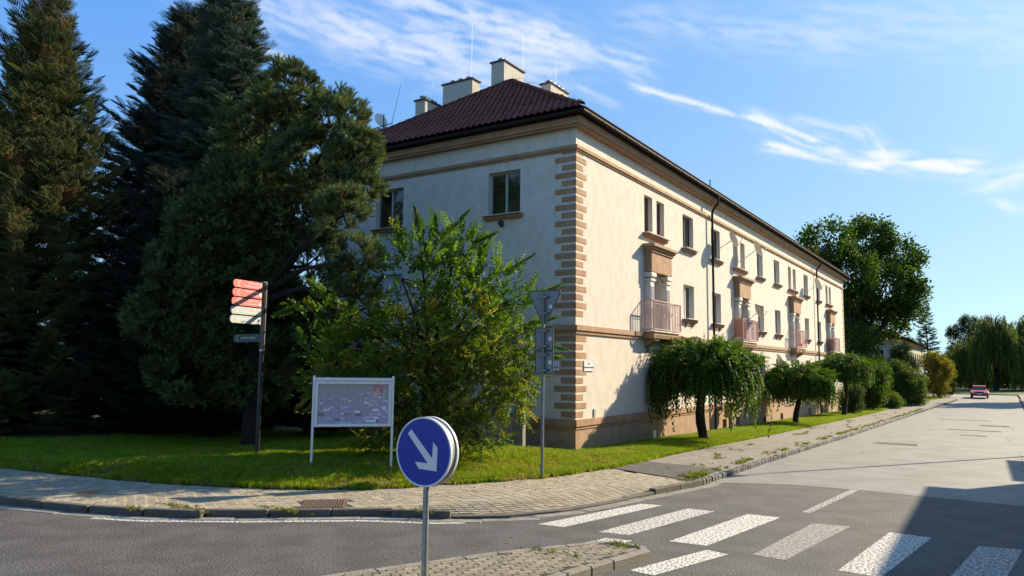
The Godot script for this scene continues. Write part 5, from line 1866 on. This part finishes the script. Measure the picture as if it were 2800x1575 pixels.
func make_plants() -> void:
	for k in 3:
		meshes["strand%d" % k] = strand(50 + k, [0.55, 1.0, 1.75][k], [13, 22, 36][k], 0.125, 0.042)
	var fir := fir_spray(1)
	var pine := pine_shoot(2)
	var sprig := shoot(3, 0.5, 13, 0.125, 0.046, 0.6)
	meshes["sprig"] = sprig
	var small := shoot(4, 0.40, 13, 0.095, 0.032, 0.9)
	var big := clump(5, 0.55, 34, 0.30, 0.10)
	var mid := clump(6, 0.35, 36, 0.17, 0.055)
	var fine := clump(7, 0.28, 44, 0.10, 0.03)
	# left: conifers; near-black shade is painted into the yews and young fir
	conifer("fir_tree", "tall dark blue-green fir rising above the pine", Vector3(-14.9, 0.0, 1.9), 18.6, 3.7, {"seed": 1, "mesh": fir, "dark": Color(0.03, 0.052, 0.034), "light": Color(0.085, 0.13, 0.082), "droop": -0.12, "droop_top": 0.55, "pow": 0.72, "ring": 10, "step": 0.46, "space": 0.24, "size": 1.25})
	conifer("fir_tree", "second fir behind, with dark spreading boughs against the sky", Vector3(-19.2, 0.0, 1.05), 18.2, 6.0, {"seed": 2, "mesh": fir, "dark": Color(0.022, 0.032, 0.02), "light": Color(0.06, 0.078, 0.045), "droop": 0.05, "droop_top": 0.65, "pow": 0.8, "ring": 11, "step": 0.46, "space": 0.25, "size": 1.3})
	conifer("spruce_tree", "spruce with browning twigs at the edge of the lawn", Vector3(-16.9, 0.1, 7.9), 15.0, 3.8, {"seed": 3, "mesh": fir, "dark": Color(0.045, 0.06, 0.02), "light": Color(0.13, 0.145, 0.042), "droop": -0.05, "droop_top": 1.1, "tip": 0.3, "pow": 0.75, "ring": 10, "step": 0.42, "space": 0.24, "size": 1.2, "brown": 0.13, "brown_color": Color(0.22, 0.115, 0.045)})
	conifer("fir_tree", "low shade-coloured young fir filling the gap between the tall conifers", Vector3(-13.6, 0.1, 5.0), 9.0, 3.6, {"seed": 4, "mesh": fir, "dark": Color(0.016, 0.026, 0.016), "light": Color(0.032, 0.046, 0.026), "droop": -0.1, "ring": 10, "space": 0.26})
	conifer("yew_tree", "broad yew under the pine, deep shade put into its needle colour", Vector3(-10.6, 0.1, 5.2), 6.2, 3.4, {"seed": 5, "mesh": fir, "dark": Color(0.012, 0.022, 0.012), "light": Color(0.025, 0.038, 0.02), "droop": 0.1, "pow": 0.5, "ring": 11, "space": 0.26})
	conifer("yew_tree", "yew behind the direction post, deep shade put into its needle colour", Vector3(-18.0, 0.1, 9.6), 6.0, 3.6, {"seed": 6, "mesh": fir, "dark": Color(0.012, 0.020, 0.012), "light": Color(0.024, 0.036, 0.02), "droop": 0.1, "pow": 0.5, "ring": 10, "space": 0.28})
	conifer("yew_tree", "yew left of the gable, deep shade put into its needle colour", Vector3(-8.4, 0.1, 3.0), 4.4, 2.6, {"seed": 7, "mesh": fir, "dark": Color(0.012, 0.020, 0.012), "light": Color(0.024, 0.036, 0.02), "droop": 0.1, "pow": 0.5, "ring": 10, "space": 0.28})
	var pl := [[-4.54,9.64,7.35,0.79],[-3.35,8.77,6.82,0.72],[-5.97,8.95,6.99,1.10],[-4.31,7.74,6.84,1.11],[-2.46,7.73,7.09,0.59],[-6.39,7.35,7.36,1.09],[-5.49,6.66,6.37,1.21],[-1.70,5.96,8.10,0.57],[-7.20,6.17,7.58,1.15],[-7.75,4.96,7.86,1.04],[-7.09,5.06,6.56,1.30],[-5.18,5.23,6.07,1.04],[-1.39,4.94,8.05,0.43],[-8.33,3.76,8.12,0.93],[-7.54,3.48,6.79,1.24],[-6.09,3.83,5.92,1.01],[-8.15,2.35,7.43,1.05],[-7.38,2.14,6.03,1.15],[-1.47,4.10,7.86,0.29],[-2.36,6.82,7.02,0.49]]
	lobed("pine_tree", "bushy bright green pine leaning over the gable end", "tree", Vector3(-6.76, 0.2, 6.48), pl, {"seed": 11, "mesh": pine, "mat": M.needle, "density": 560.0, "trunk": 4.5, "trunk_r": 0.2, "bark": M.bark_dark, "upward": 0.9, "wild": 0.3, "hollow": 0.5, "scale": 0.9, "thin": -0.24, "gap": 0.9, "dark": Color(0.032, 0.052, 0.018), "light": Color(0.175, 0.235, 0.08), "turn": 0.03, "turn_color": Color(0.14, 0.08, 0.03)})
	# broadleaved tree with long shoots in front of the gable
	var lv := [[-0.84,5.21,6.34,0.77],[-0.24,5.45,5.72,0.63],[-1.20,4.62,6.63,0.72],[-0.54,4.48,5.77,0.97],[0.21,4.52,4.96,0.74],[-1.14,3.78,6.24,0.92],[-0.28,3.73,5.12,0.99],[-2.26,3.87,6.85,0.58],[-2.65,3.74,7.58,0.46],[0.68,4.12,4.77,0.54],[0.75,3.15,4.32,0.60],[-2.54,2.90,6.80,0.76],[-3.27,3.09,7.42,0.45]]
	var base := Vector3(-0.96, 0.2, 5.61)
	var extra := []
	rng.seed = 15
	# free-standing shoots that stand out from the crown
	for s in [[[-0.96, 5.63, 6.21], [-1.05, 6.4, 6.37]], [[-0.55, 5.64, 5.95], [0.05, 6.32, 5.64]], [[0.01, 5.45, 5.56], [0.6, 5.8, 5.22]], [[0.63, 4.78, 5.08], [1.35, 5.27, 4.67]], [[-1.39, 5.24, 6.44], [-1.43, 6.01, 6.57]], [[1.01, 4.01, 4.74], [1.85, 4.56, 4.26]], [[1.05, 3.14, 4.6], [1.94, 2.96, 4.0]], [[-2.2, 4.31, 7.33], [-2.13, 4.88, 7.36]], [[-2.61, 4.12, 7.57], [-3.03, 4.54, 7.9]], [[-3.18, 3.92, 7.92], [-3.67, 3.73, 8.21]], [[-2.05, 4.22, 7.22], [-1.55, 4.61, 6.95]], [[-0.72, 5.54, 6.05], [-0.65, 6.22, 6.08]], [[0.16, 5.07, 5.42], [0.42, 5.55, 5.31]], [[0.98, 3.53, 4.69], [1.73, 3.73, 4.24]], [[1.03, 2.75, 4.57], [1.76, 2.76, 4.09]], [[-1.81, 4.85, 6.67], [-1.86, 5.62, 6.8]]]:
		var a := Vector3(s[0][0], s[0][1], s[0][2]) - base; var b := Vector3(s[1][0], s[1][1], s[1][2]) - base
		for i in 26:
			var f := i / 25.0
			var dir := (b - a).normalized() + rv() * 0.55 * (1.1 - f)
			extra.append([Transform3D(aim(dir, rng.randf() * TAU).scaled_local(Vector3.ONE * rng.randf_range(0.55, 0.95) * (1.0 - 0.45 * f)), a.lerp(b, f * 0.9))])
	lobed("leafy_tree", "small broadleaved tree with long upright shoots by the gable", "tree", base, lv, {"seed": 12, "mesh": sprig, "density": 125.0, "trunk": 2.2, "trunk_r": 0.11, "stems": 3, "spread": 0.25, "upward": 0.55, "wild": 0.45, "hollow": 0.3, "dark": Color(0.042, 0.10, 0.015), "light": Color(0.14, 0.245, 0.03), "turn": 0.05, "extra": extra, "thin": -0.25})
	var sl := [[-2.10,2.71,7.09,0.86],[-1.58,3.11,6.29,0.97],[-0.65,3.12,5.75,1.07],[0.42,2.93,5.40,0.95],[0.88,2.46,4.87,0.63],[-1.78,2.14,6.59,0.96],[-0.89,2.15,5.87,1.16],[0.03,2.07,5.16,1.07],[0.98,1.80,5.01,0.52],[-2.56,2.13,7.40,0.66],[-1.65,1.46,6.14,0.68],[-0.44,1.39,5.64,0.67],[-1.97,0.95,6.45,0.60],[-1.27,0.90,6.15,0.65],[-0.37,0.95,5.75,0.65],[0.23,1.00,5.25,0.55]]
	lobed("large_shrub", "large twiggy shrub with yellowing leaves behind the notice board", "shrub", Vector3(-0.77, 0.2, 5.85), sl, {"seed": 13, "mesh": small, "density": 300.0, "trunk": 1.3, "trunk_r": 0.035, "stems": 12, "spread": 0.55, "bark": M.twig, "upward": 0.05, "wild": 0.7, "hollow": 0.3, "dark": Color(0.07, 0.115, 0.018), "light": Color(0.17, 0.25, 0.03), "turn": 0.18, "turn_color": Color(0.38, 0.29, 0.04), "thin": -0.3})
	# bare lower twigs of the shrub hang as a thing of their own part
	var sh := get_node("large_shrub")
	rng.seed = 31
	var tw := MB.new()
	for k in 34:
		var p := Vector3(rng.randf_range(-1.2, 1.6), rng.randf_range(0.7, 1.5), rng.randf_range(-0.6, 0.3))
		var pts := [p]
		for i in 4:
			pts.append(pts[-1] + Vector3(rng.randf_range(-0.05, 0.28), rng.randf_range(-0.22, 0.14), rng.randf_range(-0.1, 0.1)))
		tw.tube(pts, [0.011, 0.009, 0.008, 0.006, 0.004], 4, false)
	part(sh, "bare_twigs", tw.mesh(), M.twig)
	# weeping trees along the facade
	weeping("weeping tree with a knotty trunk nearest the corner", Vector3(1.75, hh(-6.4), -6.4), 3.75, 1.75, 2.2, -0.75, 21, true)
	weeping("weeping tree with an ivy-clad trunk between the two downpipes", Vector3(1.7, hh(-21.8), -21.8), 3.25, 1.55, 1.95, -0.3, 22, false)
	weeping("weeping tree with a bare straight trunk past the second downpipe", Vector3(1.8, hh(-36.0), -36.0), 4.3, 1.8, 2.5, -0.9, 23, false)
	# beyond the block
	var ml := [[-2.00,13.87,-52.92,2.57],[0.32,15.64,-61.04,2.59],[2.64,13.59,-62.00,2.56],[-0.74,11.45,-55.20,2.98],[2.10,10.60,-59.45,3.06],[4.03,9.82,-60.36,1.71],[-2.08,8.36,-58.52,2.92],[0.68,7.70,-61.70,2.96],[3.60,8.3,-58.5,1.75],[-0.43,5.09,-54.02,2.18],[-3.82,12.41,-58.65,1.99]]
	lobed("walnut_tree", "tall spreading broadleaved tree behind the far end of the block", "tree", Vector3(-0.66, -0.85, -59.0), ml, {"seed": 41, "mesh": big, "density": 24.0, "trunk": 5.0, "trunk_r": 0.4, "bark": M.bark_dark, "dark": Color(0.022, 0.055, 0.012), "light": Color(0.07, 0.125, 0.02), "upward": 0.3, "gap": 3.0, "thin": -0.2, "hollow": 0.45})
	var bushes := [
		["leafy_shrub", "bright leafy shrub beside the far end of the block", Vector3(1.6, 0, -49.5), [[0, 1.5, 0, 1.3], [0.4, 3.0, -0.5, 1.2], [0, 2.2, -1.6, 1.3]], mid, Color(0.03, 0.07, 0.012), Color(0.085, 0.14, 0.02), 110.0],
		["round_shrub", "low rounded light green shrub at the edge of the grass", Vector3(2.3, 0, -55.5), [[0, 0.7, 0, 0.9], [0.5, 0.6, 0.7, 0.7], [-0.5, 1.0, -0.4, 0.8]], fine, Color(0.07, 0.13, 0.03), Color(0.14, 0.20, 0.05), 240.0],
		["leafy_shrub", "broad glossy shrub with drooping pale leaves by the footway", Vector3(3.0, 0, -62.0), [[0, 1.4, 0, 1.5], [0.6, 2.4, -0.6, 1.3], [-0.6, 3.0, 0.2, 1.3], [0.8, 1.0, -1.0, 1.0]], mid, Color(0.035, 0.075, 0.018), Color(0.12, 0.17, 0.05), 110.0],
		["thuja", "rounded dark green thuja behind the glossy shrub", Vector3(2.0, 0, -72.0), [[0, 1.6, 0, 1.9], [0, 3.6, 0, 1.8], [0, 5.2, 0, 1.2]], fine, Color(0.012, 0.032, 0.012), Color(0.028, 0.058, 0.018), 170.0],
		["autumn_shrub", "orange-yellow autumn shrub past the thuja", Vector3(4.6, 0, -80.0), [[0, 1.6, 0, 1.5], [0.6, 3.2, 0, 1.5], [-0.4, 4.2, -0.3, 1.2]], mid, Color(0.13, 0.14, 0.02), Color(0.27, 0.22, 0.03), 90.0],
		["dark_shrub", "low dark shrub at the bend of the footway", Vector3(5.3, 0, -84.0), [[0, 0.7, 0, 1.0], [0.5, 1.0, -0.5, 0.9]], fine, Color(0.012, 0.03, 0.012), Color(0.03, 0.06, 0.018), 200.0],
		["leafy_shrub", "grey-green shrub growing by the third weeping tree", Vector3(1.5, 0, -40.5), [[0, 0.8, 0, 0.8], [0, 1.6, -0.2, 0.75]], fine, Color(0.04, 0.07, 0.03), Color(0.09, 0.12, 0.055), 220.0],
		["leafy_shrub", "broad shrub under the tall spreading tree", Vector3(0.6, 0, -54.0), [[0, 1.6, 0, 1.8], [0.4, 3.2, -1.0, 1.7], [0.2, 1.5, -2.6, 1.8]], mid, Color(0.03, 0.07, 0.012), Color(0.085, 0.14, 0.02), 90.0]]
	for i in bushes.size():
		var b = bushes[i]
		var at: Vector3 = b[2]
		at.y = hh(at.z)
		var lo := []
		for l in b[3]:
			lo.append([at.x + l[0], at.y + l[1], at.z + l[2], l[3]])
		lobed(b[0], b[1], "shrub", at, lo, {"seed": 60 + i, "mesh": b[4], "density": b[7], "trunk": 0.6, "trunk_r": 0.06, "stems": 4, "spread": 0.3, "dark": b[5], "light": b[6], "upward": 0.2, "gap": 1.6})
	conifer("spruce_tree", "slim open spruce far down the street beside the ochre house", Vector3(0.9, hh(-124.0), -124.0), 13.6, 3.2, {"seed": 70, "mesh": fir, "dark": Color(0.022, 0.034, 0.026), "light": Color(0.04, 0.058, 0.045), "droop": -0.1, "droop_top": 0.4, "step": 0.75, "ring": 7, "space": 0.36, "size": 1.3})
	var fp := [[5.0, 9.0, -127.0, 1.6], [7.0, 10.6, -127.0, 1.7], [8.6, 9.2, -127.5, 1.5], [6.8, 8.2, -126.0, 1.2]]
	lobed("pine_tree", "umbrella-topped pine far down the street", "tree", Vector3(7.0, hh(-127.0), -127.0), fp, {"seed": 71, "mesh": mid, "density": 60.0, "trunk": 7.0, "trunk_r": 0.2, "bark": M.bark_dark, "dark": Color(0.018, 0.034, 0.018), "light": Color(0.035, 0.058, 0.028), "gap": 2.0})
	# willows and birches at the end of the street: hanging strands on tall crowns
	var far_trees := [["willow_tree", "tall weeping willow at the end of the street behind the red car", Vector3(10.4, 0, -114.0), 12.4, 3.4], ["willow_tree", "weeping willow with thin yellowish crown right of the street's end", Vector3(14.5, 0, -118.0), 12.0, 3.2], ["willow_tree", "drooping willow in the gap left of the tallest willow", Vector3(7.3, 0, -118.0), 9.0, 2.8]]
	for i in far_trees.size():
		var e = far_trees[i]
		var at: Vector3 = e[2]
		at.y = hh(at.z)
		rng.seed = 80 + i
		var t := thing(e[0], e[1], "tree", at)
		ptube(t, "trunk", M.bark_dark, [Vector3(0, -0.3, 0), Vector3(0.1, 3, 0), Vector3(0, e[3] * 0.8, 0)], [0.4, 0.3, 0.1], 9)
		var where := []
		var tints := []
		var limbs := MB.new()
		for k in 60:
			var an := rng.randf() * TAU
			var f := sqrt(rng.randf())
			var top: float = e[3] * (1.0 - 0.42 * f * f * rng.randf_range(0.6, 1.2)) - 0.4
			var p := Vector3(cos(an) * e[4] * f, top, sin(an) * e[4] * f)
			limbs.tube([Vector3(0, top * 0.6, 0), p * Vector3(0.5, 0.95, 0.5), p], [0.08, 0.05, 0.02], 4, false)
			for q in 34:
				var dn := rng.randf() * minf(top - 1.2, 5.5)
				where.append(Transform3D(Basis(Vector3.UP, rng.randf() * TAU).scaled_local(Vector3.ONE * rng.randf_range(1.1, 1.9)), p + Vector3(rng.randfn() * 0.35, -dn, rng.randfn() * 0.35)))
				tints.append(tint(Color(0.055, 0.09, 0.018), Color(0.17, 0.21, 0.045), rng.randf()))
		part(t, "branches", limbs.mesh(), M.bark_dark)
		many(t, "crown", meshes.strand1, M.leaf, where, tints)
	var back := [[-12, -150, 11, "dark"], [-4, -155, 9, "dark"], [3, -150, 9, "dark"], [9, -152, 9, "dark"], [16, -148, 10, "dark"], [24, -140, 12, "dark"], [5, -138, 6, "dark"], [12, -136, 6, "dark"], [19, -128, 9, "dark"]]
	for i in back.size():
		var e = back[i]
		var lo := []
		rng.seed = 200 + i
		var h: float = e[2]
		for k in 7:
			lo.append([e[0] + rng.randf_range(-2.5, 2.5), h * rng.randf_range(0.15, 0.85), e[1] + rng.randf_range(-2, 2), rng.randf_range(1.8, 2.8)])
		lobed("park_tree", ["dark", "shaded", "dense", "full-leaved", "rounded", "tall", "low", "spreading", "leaning"][i] + " green tree in the row closing the end of the street", "tree", Vector3(e[0], hh(e[1]), e[1]), lo, {"seed": 90 + i, "mesh": big, "density": 16.0, "trunk": h * 0.3, "trunk_r": 0.3, "bark": M.bark_dark, "dark": Color(0.03, 0.055, 0.016), "light": Color(0.075, 0.115, 0.025), "gap": 3.0, "group": "trees closing the street"})
	# trees out of view on the right whose shade crosses the road
	var rl := [[17.0, 6.0, -83.0, 2.4], [16.0, 8.5, -84.5, 2.2], [18.5, 8.0, -82.0, 2.4], [17.0, 10.5, -83.5, 1.8]]
	lobed("lime_tree", "lime tree on the right verge shading the far road", "tree", Vector3(17.2, hh(-83.0), -83.0), rl, {"seed": 99, "mesh": big, "density": 26.0, "trunk": 4.0, "trunk_r": 0.25, "dark": Color(0.02, 0.05, 0.012), "light": Color(0.05, 0.09, 0.018), "gap": 3.0})
	for i in 3:
		var at: Vector3 = [Vector3(-13.0, 0, 30.0), Vector3(-20.0, 0, 31.0), Vector3(-27.0, 0, 32.0)][i]
		at.y = hh(at.z)
		var lo := []
		rng.seed = 400 + i
		for k in 15:
			lo.append([at.x + rng.randf_range(-2.6, 2.6), at.y + rng.randf_range(4.0, 17.5), at.z + rng.randf_range(-2.4, 2.4), rng.randf_range(1.7, 2.6)])
		lobed("street_tree", ["broad street tree opposite the gable", "middle street tree across the side street", "street tree across from the conifers"][i], "tree", at, lo, {"seed": 410 + i, "mesh": big, "density": 16.0, "trunk": 6.0, "trunk_r": 0.3, "dark": Color(0.03, 0.07, 0.014), "light": Color(0.09, 0.155, 0.025), "gap": 3.0, "group": "street trees across the side street"})
	make_grass()

func tuft(sd: int, cnt: int, h: float, w: float, spread: float) -> ArrayMesh:
	rng.seed = sd
	var m := MB.new()
	for i in cnt:
		var an := rng.randf() * TAU
		var p := Vector3(cos(an), 0, sin(an)) * spread * rng.randf()
		var d := Vector3(cos(an + rng.randf_range(-1, 1)), 0, sin(an + rng.randf_range(-1, 1))) * rng.randf_range(0.15, 0.7)
		var hgt := h * rng.randf_range(0.55, 1.2)
		var x := Vector3(-d.z, 0, d.x).normalized() * w
		var q := p + Vector3(d.x * 0.35, 1.0, d.z * 0.35) * hgt * 0.55
		var tip := p + Vector3(d.x, 1.0 - 0.3 * d.length(), d.z) * hgt
		m.flat(p - x, p + x, q + x * 0.8); m.flat(p - x, q + x * 0.8, q - x * 0.8)
		m.flat(q - x * 0.8, q + x * 0.8, tip)
	return m.mesh()

func make_grass() -> void:
	var t := tuft(1, 9, 0.13, 0.0045, 0.05)
	var where := []
	var tints := []
	rng.seed = 300
	var put := func(x: float, z: float, y: float, sc: float, dry: float) -> void:
		where.append(Transform3D(Basis(Vector3.UP, rng.randf() * TAU).scaled_local(Vector3(1, rng.randf_range(0.8, 1.2), 1) * sc), Vector3(x, y - 0.01, z)))
		var c := tint(Color(0.11, 0.20, 0.01), Color(0.36, 0.45, 0.027), rng.randf())
		if rng.randf() < dry:
			c = c.lerp(Color(0.40, 0.31, 0.10), rng.randf_range(0.4, 1.0))
		tints.append(c)
	# lawn in front of the gable
	for i in 105000:
		var z := rng.randf_range(-0.5, 13.2)
		var d := pow(rng.randf(), 1.6) * 14.0
		var x := gx(z) - d + 0.02 + absf(rng.randfn()) * 0.05 * smoothstep(0.4, 0.0, d)
		if z < 0.1 and x < 0.05:
			continue
		var n := nz.get_noise_2d(x * 14.0, z * 14.0)
		var bare := smoothstep(1.9, 0.2, d) * smoothstep(-0.05, -0.35, n)
		if rng.randf() < bare * 0.85 or (d < 0.12 and rng.randf() < 0.6):
			continue
		put.call(x, z, lawn_y(x, z), rng.randf_range(0.6, 1.15) * (1.0 + 0.35 * n), 0.10 + 0.55 * smoothstep(0.15, -0.3, n) * smoothstep(3.5, 0.8, d))
	# strip along the facade
	for i in 90000:
		var f := rng.randf()
		var z := -0.5 - 79.0 * f * f
		var d := rng.randf() * (gx(z) - 0.03 if z > -48.0 else 4.5)
		var x := gx(z) - d + 0.05
		if z > -48.2 and x < 0.06:
			continue
		put.call(x, z, lawn_y(x, z), rng.randf_range(0.55, 1.0) * (1.0 + 0.4 * f), 0.06)
	var g := many(self, "grass", t, M.grass, where, tints)
	g.set_meta("label", "mown grass of the lawn and of the strip along the facade")
	g.set_meta("category", "grass")
	# fallen leaves on the paving and the grass
	var fl := MB.new()
	leaf(fl, Vector3(-0.03, 0.004, 0), Vector3(1, 0.05, 0), Vector3.UP, 0.065, 0.02, 0.5)
	var fw := []
	var ft := []
	rng.seed = 310
	for i in 420:
		var z := rng.randf_range(3.0, 13.6)
		var x := gx(z) + rng.randfn() * 0.9
		if x > kx(z) - 0.1:
			continue
		var y := pave_y(x, z) + 0.004 if x > gx(z) else lawn_y(x, z) + 0.05
		fw.append(Transform3D(Basis(Vector3.UP, rng.randf() * TAU).scaled_local(Vector3.ONE * rng.randf_range(0.6, 1.2)), Vector3(x, y, z)))
		ft.append(tint(Color(0.20, 0.12, 0.04), Color(0.36, 0.26, 0.07), rng.randf()))
	for i in 90:
		var p := Vector2(rng.randf_range(4.3, 6.6), rng.randf_range(10.5, 14.5))
		fw.append(Transform3D(Basis(Vector3.UP, rng.randf() * TAU).scaled_local(Vector3.ONE * rng.randf_range(0.4, 1.0)), Vector3(p.x, hh(p.y) + 0.004, p.y)))
		ft.append(tint(Color(0.12, 0.08, 0.03), Color(0.30, 0.22, 0.07), rng.randf()))
	var fo := many(self, "fallen_leaves", fl.mesh(), M.leaf, fw, ft)
	fo.set_meta("label", "dry fallen leaves scattered over paving and lawn edge")
	fo.set_meta("category", "leaves")
	# weeds in the joints of kerb, footway and island
	where = []
	tints = []
	var wm := tuft(5, 14, 0.10, 0.009, 0.07)
	for i in 900:
		var z := 3.4 - 60.0 * pow(rng.randf(), 1.4)
		var n := nz.get_noise_2d(z * 20.0, 7.0)
		if n < 0.02:
			continue
		var x := kx(z) - 0.2 - absf(rng.randfn()) * 0.16
		where.append(Transform3D(Basis(Vector3.UP, rng.randf() * TAU).scaled_local(Vector3.ONE * rng.randf_range(0.5, 1.2)), Vector3(x, hh(z), z)))
		tints.append(tint(Color(0.10, 0.15, 0.02), Color(0.22, 0.22, 0.05), rng.randf()))
	for i in 700:
		var z := 2.0 - 50.0 * rng.randf()
		var u := nz.get_noise_2d(z * 3.0, 40.0) * 1.6 + 3.6
		if nz.get_noise_2d(z * 9.0, 90.0) < 0.12:
			continue
		where.append(Transform3D(Basis(Vector3.UP, rng.randf() * TAU).scaled_local(Vector3.ONE * rng.randf_range(0.3, 0.8)), Vector3(u + rng.randfn() * 0.07, hh(z), z)))
		tints.append(tint(Color(0.10, 0.15, 0.02), Color(0.22, 0.22, 0.05), rng.randf()))
	for c in [[-0.6, 12.5, 0.35, 60], [0.75, 11.62, 0.3, 30], [-1.2, 13.0, 0.12, 14], [2.55, 10.25, 0.2, 30], [6.3, 10.55, 0.12, 30], [5.75, 11.5, 0.25, 18], [4.8, 3.75, 0.2, 30]]:
		for i in c[3]:
			var x: float = c[0] + rng.randfn() * c[2]
			var z: float = c[1] + rng.randfn() * 0.06
			where.append(Transform3D(Basis(Vector3.UP, rng.randf() * TAU).scaled_local(Vector3.ONE * rng.randf_range(0.25, 0.7)), Vector3(x, hh(z) - 0.01, z)))
			tints.append(tint(Color(0.10, 0.14, 0.02), Color(0.20, 0.20, 0.05), rng.randf()))
	var w := many(self, "weeds", wm, M.grass, where, tints)
	w.set_meta("label", "small weeds growing in the joints of kerb and footway")
	w.set_meta("category", "weeds")


func _ready() -> void:
	nz.seed = 3
	nz.frequency = 0.05
	nz.fractal_octaves = 3
	make_materials()
	make_view()
	make_ground()
	make_paving()
	make_block()
	make_fittings()
	make_far()
	make_signs()
	make_car()
	make_plants()
